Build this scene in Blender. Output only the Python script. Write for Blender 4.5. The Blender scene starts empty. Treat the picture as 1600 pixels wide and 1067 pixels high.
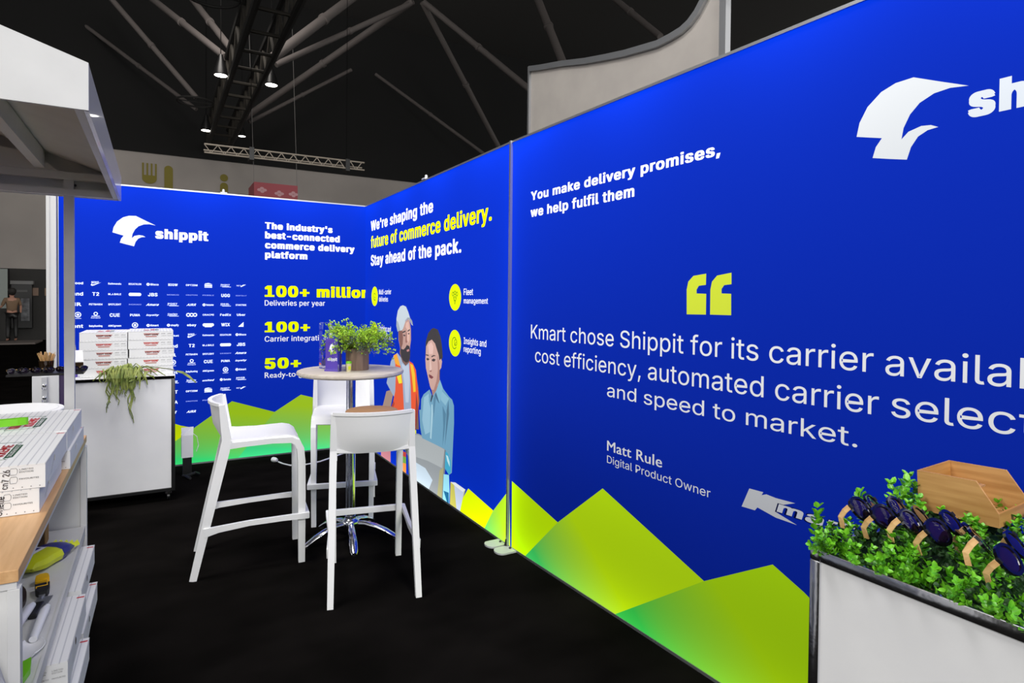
import bpy, bmesh, math, random, os, mathutils.geometry
from mathutils import Vector, Matrix
PI=math.pi
S=bpy.context.scene
C=S.collection
# ------------------------------------------------------------------ camera, world, lights, exposure
H_EYE=1.55
cam_d=bpy.data.cameras.new('camera'); cam=bpy.data.objects.new('camera',cam_d); C.objects.link(cam)
cam_d.sensor_width=36.0; cam_d.lens=958.0*36.0/1600.0
cam_d.shift_y=-(533.5-487.7)/1600.0
cam_d.clip_start=0.05; cam_d.clip_end=200
_y,_p,_r=math.radians(-30.13),math.radians(1.0),math.radians(0.53)
cam.matrix_world=Matrix.Translation((0,0,H_EYE))@Matrix.Rotation(_y,4,'Z')@Matrix.Rotation(PI/2-_p,4,'X')@Matrix.Rotation(_r,4,'Z')
S.camera=cam
S.view_settings.view_transform='Standard'; S.view_settings.look='None'
S.view_settings.exposure=0.0; S.view_settings.gamma=1.0; S.view_settings.use_curve_mapping=False
W=bpy.data.worlds.new('hall_air'); S.world=W; W.use_nodes=True
W.node_tree.nodes['Background'].inputs[0].default_value=(1.0,0.985,0.95,1)
W.node_tree.nodes['Background'].inputs[1].default_value=1.25
def area(name,loc,target,size,power,col=(1,1,1),sy=None):
    d=bpy.data.lights.new(name,'AREA'); d.energy=power; d.color=col
    d.shape='RECTANGLE'; d.size=size; d.size_y=sy or size
    o=bpy.data.objects.new(name,d); C.objects.link(o); o.location=loc
    o.rotation_euler=(Vector(target)-Vector(loc)).to_track_quat('-Z','Y').to_euler()
    return o
# high-bay hall lamps above and behind the photographer, and over the aisle to the left
area('hall_lamp',(0.7,-8.5,8.2),(0.0,4.6,0.5),2.6,900,(1.0,0.99,0.97))
area('hall_lamp',(-6.5,1.2,6.6),(1.2,1.4,0.5),2.0,340,(1.0,0.99,0.97))
area('hall_lamp',(-1.2,3.6,8.4),(0.1,3.6,0),2.0,400,(1.0,0.98,0.96))
area('hall_lamp',(5.5,3.0,9.5),(1.0,3.2,0),2.2,230,(1.0,0.98,0.96))
area('hall_lamp',(1.0,18.0,11.0),(1.0,30.0,6.0),3.0,300,(1.0,0.94,0.88))
# ------------------------------------------------------------------ helpers
def lin(c):
    f=lambda v:(v/255/12.92) if v/255<=0.04045 else ((v/255+0.055)/1.055)**2.4
    return (f(c[0]),f(c[1]),f(c[2]),1.0)
def mat(name,c,rough=0.5,metal=0.0,emit=0,noise=None,bump=None,spec=0.5,trans=0,coat=0,alpha=None):
    m=bpy.data.materials.new(name); m.use_nodes=True; nt=m.node_tree; b=nt.nodes['Principled BSDF']
    b.inputs['Base Color'].default_value=lin(c); b.inputs['Roughness'].default_value=rough; b.inputs['Metallic'].default_value=metal
    b.inputs['Specular IOR Level'].default_value=spec; b.inputs['Transmission Weight'].default_value=trans; b.inputs['Coat Weight'].default_value=coat
    if emit: b.inputs['Emission Color'].default_value=lin(c); b.inputs['Emission Strength'].default_value=emit
    if alpha is not None: b.inputs['Alpha'].default_value=alpha
    if noise or bump:
        tc=nt.nodes.new('ShaderNodeTexCoord'); mp=nt.nodes.new('ShaderNodeMapping'); nz=nt.nodes.new('ShaderNodeTexNoise')
        nt.links.new(tc.outputs['Object'],mp.inputs[0]); nt.links.new(mp.outputs[0],nz.inputs[0])
        k=noise or bump; mp.inputs['Scale'].default_value=k[1] if isinstance(k[1],tuple) else (k[1],)*3
        nz.inputs['Scale'].default_value=1.0; nz.inputs['Detail'].default_value=6
        if noise:
            r=nt.nodes.new('ShaderNodeValToRGB'); nt.links.new(nz.outputs[0],r.inputs[0])
            r.color_ramp.elements[0].position=0.32; r.color_ramp.elements[1].position=0.68
            r.color_ramp.elements[0].color=lin(noise[0]); r.color_ramp.elements[1].color=lin(c)
            nt.links.new(r.outputs[0],b.inputs['Base Color'])
        if bump:
            bp=nt.nodes.new('ShaderNodeBump'); bp.inputs['Strength'].default_value=bump[0]; bp.inputs['Distance'].default_value=0.002
            n2=nt.nodes.new('ShaderNodeTexNoise'); n2.inputs['Scale'].default_value=bump[1] if not isinstance(bump[1],tuple) else 100
            nt.links.new(tc.outputs['Object'],n2.inputs[0]); nt.links.new(n2.outputs[0],bp.inputs['Height']); nt.links.new(bp.outputs[0],b.inputs['Normal'])
    return m
def wood(name,c1,c2,axis,scale=14,rough=0.45):
    """long-grained timber, grain running along the given local axis"""
    m=mat(name,c1,rough); nt=m.node_tree; b=nt.nodes['Principled BSDF']
    tc=nt.nodes.new('ShaderNodeTexCoord'); mp=nt.nodes.new('ShaderNodeMapping'); nz=nt.nodes.new('ShaderNodeTexNoise'); r=nt.nodes.new('ShaderNodeValToRGB')
    s=[scale*5]*3; s[axis]=scale*0.35; mp.inputs['Scale'].default_value=s
    nz.inputs['Scale'].default_value=1; nz.inputs['Detail'].default_value=4
    nt.links.new(tc.outputs['Object'],mp.inputs[0]); nt.links.new(mp.outputs[0],nz.inputs[0]); nt.links.new(nz.outputs[0],r.inputs[0])
    r.color_ramp.elements[0].position=0.35; r.color_ramp.elements[1].position=0.66
    r.color_ramp.elements[0].color=lin(c2); r.color_ramp.elements[1].color=lin(c1)
    nt.links.new(r.outputs[0],b.inputs['Base Color']); return m
class MB:
    """collects geometry, links it as one mesh object"""
    def __init__(s): s.v=[]; s.f=[]; s.mi=[]; s.m=0
    def add(s,vs,fs,M=None):
        n=len(s.v); s.v+=[tuple(M@Vector(v)) if M else tuple(v) for v in vs]
        s.f+=[tuple(i+n for i in f) for f in fs]; s.mi+=[s.m]*len(fs); return s
    def box(s,x0,x1,y0,y1,z0,z1,M=None,b=0):
        if b<=0:
            vs=[(x,y,z) for z in(z0,z1) for y in(y0,y1) for x in(x0,x1)]
            return s.add(vs,[(0,2,3,1),(4,5,7,6),(0,1,5,4),(2,6,7,3),(0,4,6,2),(1,3,7,5)],M)
        bm=bmesh.new(); bmesh.ops.create_cube(bm,size=1)
        for v in bm.verts: v.co=Vector(((x0+x1)/2+v.co.x*(x1-x0),(y0+y1)/2+v.co.y*(y1-y0),(z0+z1)/2+v.co.z*(z1-z0)))
        bmesh.ops.bevel(bm,geom=list(bm.edges),offset=b,segments=2,profile=0.6,affect='EDGES')
        bm.verts.index_update(); s.add([v.co[:] for v in bm.verts],[tuple(v.index for v in f.verts) for f in bm.faces],M); bm.free(); return s
    def prism(s,poly,axis,a,b,M=None):
        """poly: 2D outline extruded along axis ('x': poly is (y,z); 'y': (x,z); 'z': (x,y)) from a to b"""
        n=len(poly)
        P={'x':lambda p,t:(t,p[0],p[1]),'y':lambda p,t:(p[0],t,p[1]),'z':lambda p,t:(p[0],p[1],t)}[axis]
        vs=[P(p,a) for p in poly]+[P(p,b) for p in poly]
        fs=[tuple(range(n)),tuple(range(2*n-1,n-1,-1))]+[(i,i+n,(i+1)%n+n,(i+1)%n) for i in range(n)]
        return s.add(vs,fs,M)
    def lathe(s,prof,seg=32,M=None,x=0,y=0,cap=True):
        vs=[];fs=[]
        for r,z in prof:
            for i in range(seg): a=2*PI*i/seg; vs.append((x+r*math.cos(a),y+r*math.sin(a),z))
        for j in range(len(prof)-1):
            for i in range(seg): k=(i+1)%seg; fs.append((j*seg+i,j*seg+k,(j+1)*seg+k,(j+1)*seg+i))
        if cap: fs.append(tuple(range(seg-1,-1,-1))); fs.append(tuple((len(prof)-1)*seg+i for i in range(seg)))
        return s.add(vs,fs,M)
    def tube(s,pts,r,seg=10,M=None):
        pts=[Vector(p) for p in pts]; n=len(pts); rs=r if isinstance(r,(list,tuple)) else [r]*n
        vs=[];fs=[]; up=None
        for i,p in enumerate(pts):
            t=(pts[min(i+1,n-1)]-pts[max(i-1,0)]).normalized()
            if up is None: up=t.orthogonal().normalized()
            a=(up-t*up.dot(t)).normalized(); up=a; b=t.cross(a)
            for k in range(seg):
                q=2*PI*k/seg; vs.append(tuple(p+a*math.cos(q)*rs[i]+b*math.sin(q)*rs[i]))
        for i in range(n-1):
            for k in range(seg): l=(k+1)%seg; fs.append((i*seg+k,i*seg+l,(i+1)*seg+l,(i+1)*seg+k))
        fs.append(tuple(range(seg-1,-1,-1))); fs.append(tuple((n-1)*seg+k for k in range(seg)))
        return s.add(vs,fs,M)
    def bar(s,pts,side,w,d,M=None):
        """rectangular section swept along pts; side = constant width direction; w,d single or per point"""
        pts=[Vector(p) for p in pts]; n=len(pts); Sd=Vector(side).normalized(); vs=[];fs=[]
        ws=w if isinstance(w,(list,tuple)) else [w]*n; ds=d if isinstance(d,(list,tuple)) else [d]*n
        for i,p in enumerate(pts):
            t=(pts[min(i+1,n-1)]-pts[max(i-1,0)]).normalized(); N=t.cross(Sd).normalized(); S2=N.cross(t).normalized()
            for a,b in((-1,-1),(1,-1),(1,1),(-1,1)): vs.append(tuple(p+S2*a*ws[i]/2+N*b*ds[i]/2))
        for i in range(n-1):
            for k in range(4): l=(k+1)%4; fs.append((i*4+k,i*4+l,(i+1)*4+l,(i+1)*4+k))
        fs.append((3,2,1,0)); fs.append(tuple((n-1)*4+k for k in range(4)))
        return s.add(vs,fs,M)
    def sheet(s,grid,thick):
        """grid[i][j] of points -> closed sheet with thickness along averaged normal"""
        a=len(grid); b=len(grid[0]); G=[[Vector(p) for p in r] for r in grid]; top=[];bot=[]
        for i in range(a):
            for j in range(b):
                du=G[min(i+1,a-1)][j]-G[max(i-1,0)][j]; dv=G[i][min(j+1,b-1)]-G[i][max(j-1,0)][:] if False else G[i][min(j+1,b-1)]-G[i][max(j-1,0)]
                n=du.cross(dv).normalized(); top.append(tuple(G[i][j]+n*thick/2)); bot.append(tuple(G[i][j]-n*thick/2))
        fs=[];N=a*b; ix=lambda i,j:i*b+j
        for i in range(a-1):
            for j in range(b-1):
                q=(ix(i,j),ix(i+1,j),ix(i+1,j+1),ix(i,j+1)); fs.append(q); fs.append(tuple(N+k for k in reversed(q)))
        ed=[(ix(i,0),ix(i+1,0)) for i in range(a-1)]+[(ix(a-1,j),ix(a-1,j+1)) for j in range(b-1)]+[(ix(i+1,b-1),ix(i,b-1)) for i in range(a-1)]+[(ix(0,j+1),ix(0,j)) for j in range(b-1)]
        for p,q in ed: fs.append((q,p,p+N,q+N))
        return s.add(top+bot,fs)
    def build(s,name,m,parent=None,smooth=False,flip=True):
        me=bpy.data.meshes.new(name); me.from_pydata(s.v,[],s.f)
        for x in (m if isinstance(m,list) else [m]): me.materials.append(x)
        if any(s.mi): me.polygons.foreach_set('material_index',s.mi)
        bm=bmesh.new(); bm.from_mesh(me); bmesh.ops.recalc_face_normals(bm,faces=bm.faces); bm.to_mesh(me); bm.free()
        if smooth:
            me.polygons.foreach_set('use_smooth',[True]*len(me.polygons)); me.set_sharp_from_angle(angle=math.radians(38))
        o=bpy.data.objects.new(name,me); C.objects.link(o)
        if parent is not None: o.parent=parent
        return o
def tag(o,label=None,cat=None,group=None,kind=None):
    if label: o['label']=label
    if cat: o['category']=cat
    if group: o['group']=group
    if kind: o['kind']=kind
    return o
def thing(name,label,cat,loc=(0,0,0),rz=0,group=None):
    o=bpy.data.objects.new(name,None); o.empty_display_size=0.1; C.objects.link(o); o.location=loc; o.rotation_euler=(0,0,rz)
    return tag(o,label,cat,group)
def dup(root,loc,rz=0,label=None,group=None,rot=None):
    r=root.copy(); C.objects.link(r); r.location=loc; r.rotation_euler=rot or (0,0,rz)
    if label: r['label']=label
    if group: r['group']=group
    for ch in list(root.children):
        c=ch.copy(); C.objects.link(c); c.parent=r
        for g in ch.children:
            d=g.copy(); C.objects.link(d); d.parent=c
    return r
# lettering: Blender's own interface typeface when present, else its built-in one
FONT=None
try:
    _fp=os.path.join(bpy.utils.system_resource('DATAFILES'),'fonts','Inter.woff2')
    if os.path.exists(_fp): FONT=bpy.data.fonts.load(_fp)
except Exception: FONT=None
_tc={}
def text_mesh(s,weight):
    """outline of the string as flat polygons: verts, faces, cap height, x extent"""
    k=(s,weight)
    if k in _tc: return _tc[k]
    D={'l':[(0,0)],'r':[(0,0)],'m':[(-.012,0),(.012,0)],'b':[(x,y) for x in(-.034,-.012,.012,.034) for y in(-.014,.014)],'x':[(x,y) for x in(-.055,-.033,-.011,.011,.033,.055) for y in(-.02,.02)]}[weight]
    def mk(t):
        cu=bpy.data.curves.new('t','FONT'); cu.body=t; cu.size=1; cu.resolution_u=3; cu.fill_mode='NONE'
        cu.space_character={'l':1.0,'r':1.0,'m':1.04,'b':1.09,'x':1.15}[weight]
        if FONT and 'R' not in s: cu.font=FONT
        o=bpy.data.objects.new('t',cu); C.objects.link(o); bpy.context.view_layer.update()
        me=bpy.data.meshes.new_from_object(o.evaluated_get(bpy.context.evaluated_depsgraph_get()))
        pv=[v.co.copy() for v in me.vertices]; nb={}
        for e in me.edges:
            p,q=e.vertices; nb.setdefault(p,[]).append(q); nb.setdefault(q,[]).append(p)
        seen=set(); loops=[]
        for st in range(len(pv)):
            if st in seen or st not in nb: continue
            lp=[st]; seen.add(st); cur=st; nx=st+1 if st+1 in nb[st] else nb[st][0]
            while nx not in seen:
                lp.append(nx); seen.add(nx); cand=[k for k in nb[nx] if k not in seen]; cur=nx
                if not cand: break
                nx=cand[0]
            if len(lp)>2: loops.append([pv[i] for i in lp])
        ar=lambda L:sum(L[i-1].x*L[i].y-L[i].x*L[i-1].y for i in range(len(L)))/2
        if loops:
            big=max(loops,key=lambda L:abs(ar(L))); sg=1 if ar(big)>0 else -1
        def inside(p,L):
            r=False
            for i in range(len(L)):
                a,b=L[i-1],L[i]
                if (a.y>p.y)!=(b.y>p.y) and p.x<(b.x-a.x)*(p.y-a.y)/(b.y-a.y)+a.x: r=not r
            return r
        outs=[L for L in loops if ar(L)*sg>0]; holes=[L for L in loops if ar(L)*sg<=0]
        vs=[];fs=[]
        for L in outs:
            g=[L]+[h for h in holes if inside(h[0],L)]
            fl=[p for q in g for p in q]; n=len(vs); vs+=[p[:] for p in fl]
            fs+=[tuple(i+n for i in t) for t in mathutils.geometry.tessellate_polygon(g)]
        bpy.data.objects.remove(o); bpy.data.curves.remove(cu); bpy.data.meshes.remove(me); return vs,fs
    bv,bf=mk(s); hv,_=mk('H'); vs=[];fs=[]   # heavier weights: the same outlines struck several times, a hair apart
    for dx,dy in D:
        n=len(vs); vs+=[(v[0]+dx,v[1]+dy,0) for v in bv]; fs+=[tuple(i+n for i in f) for f in bf]
    hv=[(v[0],v[1]+d[1]) for v in hv for d in D]
    _tc[k]=(vs,fs,max(v[1] for v in hv),min(v[1] for v in hv),min(v[0] for v in vs),max(v[0] for v in vs)); return _tc[k]
def text_into(mb,s,weight,u0,u1,v0,cap,off,M=None):
    """lay a string in the local x-z plane, facing -y"""
    vs,fs,ct,cb,x0,x1=text_mesh(s,weight); sx=(u1-u0)/(x1-x0); sz=cap/(ct-cb)
    mb.add([(u0+(v[0]-x0)*sx,-off,v0+(v[1]-cb)*sz) for v in vs],fs,M)
# ------------------------------------------------------------------ materials
M={}
M['white_plastic']=mat('white_plastic',(240,240,240),0.42)
M['white_panel']=mat('white_panel',(230,230,231),0.5,noise=((224,224,226),5.0))
M['white_paint']=mat('white_painted_timber',(206,206,206),0.45,noise=((199,199,199),9.0))
M['gloss_white']=mat('glossy_white_edge',(200,200,200),0.25,coat=0.3)
M['chrome']=mat('polished_chrome',(225,226,230),0.16,metal=1.0,bump=(0.25,40))
M['dark_metal']=mat('dark_metal_trim',(92,92,94),0.28,metal=0.9)
M['alu']=mat('brushed_aluminium',(186,188,192),0.36,metal=0.85)
M['foot_alu']=mat('satin_aluminium_plate',(205,206,210),0.5,metal=0.25)
M['carpet']=mat('black_carpet',(21,19,18),1.0,noise=((12,11,10),(2.2,3.0,1.0)),spec=0.0)
M['black']=mat('black_plastic',(16,16,17),0.4)
M['soft_black']=mat('matt_black',(14,14,14),0.95,spec=0.05); M['rubber']=mat('black_rubber',(20,20,20),0.7)
M['beech']=wood('beech_worktop',(214,172,124),(194,150,102),1,9)
M['beech_x']=wood('pale_laminate',(214,204,190),(198,186,170),0,9)
M['bamboo']=wood('bamboo',(202,154,96),(176,126,72),1,12)
M['pot']=wood('timber_look_pot',(142,118,100),(112,92,78),2,10,0.6)
M['tan']=wood('tan_woven',(190,150,112),(164,126,92),0,16,0.7)
M['card']=mat('white_card',(226,226,226),0.6)
M['red']=mat('red_ink',(196,40,46),0.6); M['green_ink']=mat('green_ink',(34,80,52),0.6); M['grey_ink']=mat('grey_ink',(118,118,120),0.6)
M['marker']=mat('brown_marker',(58,34,34),0.6)
M['tong_green']=mat('lime_green_plastic',(112,196,22),0.35)
M['lime']=mat('yellow_green_film',(206,214,30),0.3)
M['navy']=mat('navy_film',(30,34,120),0.3)
M['yellow']=mat('yellow_plastic',(240,184,20),0.35)
M['purple']=mat('purple_acrylic',(92,72,178),0.15,coat=0.5)
M['lavender']=mat('lilac_acrylic',(150,140,205),0.12,coat=0.5)
M['acrylic']=mat('clear_acrylic',(225,228,250),0.03,trans=1.0)
M['acrylic'].node_tree.nodes['Principled BSDF'].inputs['IOR'].default_value=1.25
M['smoke']=mat('smoked_acrylic',(70,52,34),0.08,trans=0.7)
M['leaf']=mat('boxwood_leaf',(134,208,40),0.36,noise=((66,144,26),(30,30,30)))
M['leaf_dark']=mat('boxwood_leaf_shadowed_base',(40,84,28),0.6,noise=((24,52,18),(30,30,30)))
M['fern']=mat('fine_pot_plant_leaf',(190,226,50),0.45,noise=((132,184,44),(25,25,25)))
M['fern_grey']=mat('grey_green_leaf',(96,116,88),0.5,noise=((66,84,70),(25,25,25)))
M['trail']=mat('trailing_leaf',(156,164,84),0.5,noise=((92,112,46),(20,20,20)))
M['stem']=mat('plant_stem',(104,108,52),0.6)
M['lens']=mat('violet_mirror_lens',(34,18,44),0.06,metal=0.35,coat=1.0)
M['frame_black']=mat('black_frame',(12,11,16),0.12,coat=0.8)
M['arm_wood']=wood('bamboo_arm',(214,176,120),(190,146,92),1,30,0.4)
# carton: white card with thin grey pinstripes running along the long side (local y)
def pinstripe():
    m=mat('pinstriped_card',(228,228,228),0.6); nt=m.node_tree; b=nt.nodes['Principled BSDF']
    tc=nt.nodes.new('ShaderNodeTexCoord'); sp=nt.nodes.new('ShaderNodeSeparateXYZ'); nt.links.new(tc.outputs['Object'],sp.inputs[0])
    a=nt.nodes.new('ShaderNodeMath'); a.operation='MULTIPLY'; a.inputs[1].default_value=46; nt.links.new(sp.outputs[0],a.inputs[0])
    f=nt.nodes.new('ShaderNodeMath'); f.operation='FRACT'; nt.links.new(a.outputs[0],f.inputs[0])
    g=nt.nodes.new('ShaderNodeMath'); g.operation='GREATER_THAN'; g.inputs[1].default_value=0.82; nt.links.new(f.outputs[0],g.inputs[0])
    x=nt.nodes.new('ShaderNodeMix'); x.data_type='RGBA'; x.inputs[6].default_value=lin((229,229,229)); x.inputs[7].default_value=lin((196,197,201))
    nt.links.new(g.outputs[0],x.inputs[0]); nt.links.new(x.outputs[2],b.inputs['Base Color']); return m
M['pin']=pinstripe()
def dots():
    m=mat('dotted_card',(222,222,222),0.6); nt=m.node_tree; b=nt.nodes['Principled BSDF']
    tc=nt.nodes.new('ShaderNodeTexCoord'); mp=nt.nodes.new('ShaderNodeMapping'); v=nt.nodes.new('ShaderNodeTexVoronoi')
    mp.inputs['Scale'].default_value=(85,85,85); v.inputs['Scale'].default_value=1; v.inputs['Randomness'].default_value=0
    nt.links.new(tc.outputs['Object'],mp.inputs[0]); nt.links.new(mp.outputs[0],v.inputs[0])
    g=nt.nodes.new('ShaderNodeMath'); g.operation='LESS_THAN'; g.inputs[1].default_value=0.24; nt.links.new(v.outputs[0],g.inputs[0])
    x=nt.nodes.new('ShaderNodeMix'); x.data_type='RGBA'; x.inputs[6].default_value=lin((224,224,224)); x.inputs[7].default_value=lin((150,150,154))
    nt.links.new(g.outputs[0],x.inputs[0]); nt.links.new(x.outputs[2],b.inputs['Base Color']); return m
M['dots']=dots()

# backlit fabric: the ink colour times an edge glow and dimming painted into its emission
WALL_H=2.55
PROF={}
def painted_glow(key,width,base,top,bot,left,right,drop=0.0,wide=0.0):
    g=bpy.data.node_groups.new('emission_glow_'+key,'ShaderNodeTree')
    g.interface.new_socket('Strength',in_out='OUTPUT',socket_type='NodeSocketFloat')
    n=g.nodes; l=g.links; out=n.new('NodeGroupOutput'); tc=n.new('ShaderNodeTexCoord'); sp=n.new('ShaderNodeSeparateXYZ'); l.new(tc.outputs['Object'],sp.inputs[0])
    def mth(op,a,b=None):
        k=n.new('ShaderNodeMath'); k.operation=op
        for i,x in enumerate((a,b)):
            if x is None: continue
            if isinstance(x,(int,float)): k.inputs[i].default_value=x
            else: l.new(x,k.inputs[i])
        return k.outputs[0]
    def fall(d,scale,amp): return mth('MULTIPLY',mth('POWER',2.718,mth('MULTIPLY',d,-1.0/scale)),amp)
    u,v=sp.outputs[0],sp.outputs[2]
    mod=mth('ADD',0.8,mth('MULTIPLY',mth('SINE',mth('MULTIPLY',u,7.3)),0.22))
    e=mth('ADD',base,mth('MULTIPLY',fall(mth('SUBTRACT',WALL_H,v),0.17,top),mod))
    e=mth('ADD',e,fall(v,0.16,bot)); e=mth('ADD',e,fall(u,0.10,left)); e=mth('ADD',e,fall(mth('SUBTRACT',width,u),0.10,right))
    if wide: e=mth('ADD',e,mth('MULTIPLY',mth('MULTIPLY',v,1.0/WALL_H),wide))   # glow painted stronger towards the top
    if drop: e=mth('MULTIPLY',e,mth('MAXIMUM',0.2,mth('SUBTRACT',1.0,mth('MULTIPLY',u,drop))))  # emission painted dimmer along the wall's length
    l.new(e,out.inputs[0]); PROF[key]=g
INK={}
def ink(key,c,c2=None,p0=None,p1=None,gain=1.0):
    """c alone: flat colour. c2,p0,p1: the print's own colour blend from c at p0=(u,v) to c2 at p1"""
    if c2 is None and sum(lin(c)[:3])>1.2: gain=1.32      # white and yellow inks let more of the light through
    k=(key,tuple(c),tuple(c2) if c2 else None,p0,gain)
    if k in INK: return INK[k]
    m=bpy.data.materials.new('backlit_ink'); m.use_nodes=True; nt=m.node_tree; b=nt.nodes['Principled BSDF']; l=nt.links
    b.inputs['Roughness'].default_value=0.85; b.inputs['Specular IOR Level'].default_value=0.1
    pg=nt.nodes.new('ShaderNodeGroup'); pg.node_tree=PROF[key]; gn=nt.nodes.new('ShaderNodeMath'); gn.operation='MULTIPLY'; gn.inputs[1].default_value=gain; l.new(pg.outputs[0],gn.inputs[0]); l.new(gn.outputs[0],b.inputs['Emission Strength'])
    dim=tuple(x*0.09 for x in lin(c)[:3])+(1,); b.inputs['Base Color'].default_value=dim
    if c2 is None: b.inputs['Emission Color'].default_value=lin(c)
    elif c2=='attr':
        a=nt.nodes.new('ShaderNodeVertexColor'); a.layer_name='ink'; l.new(a.outputs[0],b.inputs['Emission Color'])
    else:
        tc=nt.nodes.new('ShaderNodeTexCoord'); d=(p1[0]-p0[0],p1[1]-p0[1]); L2=d[0]**2+d[1]**2
        vm=nt.nodes.new('ShaderNodeVectorMath'); vm.operation='DOT_PRODUCT'; vm.inputs[1].default_value=(d[0]/L2,0,d[1]/L2); l.new(tc.outputs['Object'],vm.inputs[0])
        ad=nt.nodes.new('ShaderNodeMath'); ad.operation='SUBTRACT'; ad.use_clamp=True; ad.inputs[1].default_value=(p0[0]*d[0]+p0[1]*d[1])/L2; l.new(vm.outputs['Value'],ad.inputs[0])
        x=nt.nodes.new('ShaderNodeMix'); x.data_type='RGBA'; x.inputs[6].default_value=lin(c); x.inputs[7].default_value=lin(c2)
        l.new(ad.outputs[0],x.inputs[0]); l.new(x.outputs[2],b.inputs['Emission Color'])
    INK[k]=m; return m
TEXTS=[["b","The industry's","x","w",0.9223,2.2398,1.5762,0.0651],["b","best-connected","x","w",0.9225,2.1466,1.6509,0.0676],["b","commerce delivery","x","w",0.9227,2.0495,1.806,0.0676],["b","platform","x","w",0.9229,1.9555,1.3254,0.0677],["b","100+ million","x","y",0.9207,1.5733,1.9706,0.1111],["b","Deliveries per year","m","w",0.9209,1.4878,1.5025,0.0522],["b","100+","x","y",0.9214,1.2242,1.3543,0.1032],["b","Carrier integrations","m","w",0.9216,1.1323,1.5644,0.0529],["b","50+","x","y",0.9222,0.8619,1.2669,0.1066],["b","Ready-to-go","m","w",0.9224,0.7742,1.3217,0.0543],["b","shippit","x","w",-0.0076,2.09,0.4244,0.0895],["s","We're shaping the","b","w",0.1875,2.2633,1.8364,0.1014],["s","future of commerce delivery.","b","y",0.1905,2.0864,2.8348,0.1193],["s","Stay ahead of the pack.","b","w",0.1937,1.9042,2.3681,0.1093],["s","Multi-carrier","m","w",0.4665,1.6078,0.8324,0.0492],["s","deliveries","m","w",0.4677,1.5376,0.7411,0.0479],["s","Tracking and","m","w",0.4728,1.247,0.8294,0.0543],["s","notifications","m","w",0.474,1.1767,0.8306,0.0543],["s","Fleet","m","w",2.4165,1.593,2.5666,0.0463],["s","management","m","w",2.4176,1.5328,2.7912,0.0393],["s","Insights and","m","w",2.4229,1.2413,2.7733,0.0463],["s","reporting","m","w",2.4239,1.1834,2.6916,0.044],["r","You make delivery promises,","b","w",0.2144,2.1513,1.5921,0.0514],["r","we help fulfil them","b","w",0.2127,2.0526,1.0957,0.0553],["r","Kmart chose Shippit for its carrier","l","w",0.2288,1.3317,2.2089,0.082],["r","cost efficiency, automated carrier","l","w",0.2752,1.1963,2.2281,0.0793],["r","and speed to market.","l","w",0.9182,1.0795,2.1625,0.0642],["r","Matt Rule","m","w",0.9231,0.8082,1.2966,0.0498],["r","Digital Product Owner","l","w",0.9242,0.7472,1.5678,0.0369]]
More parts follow.
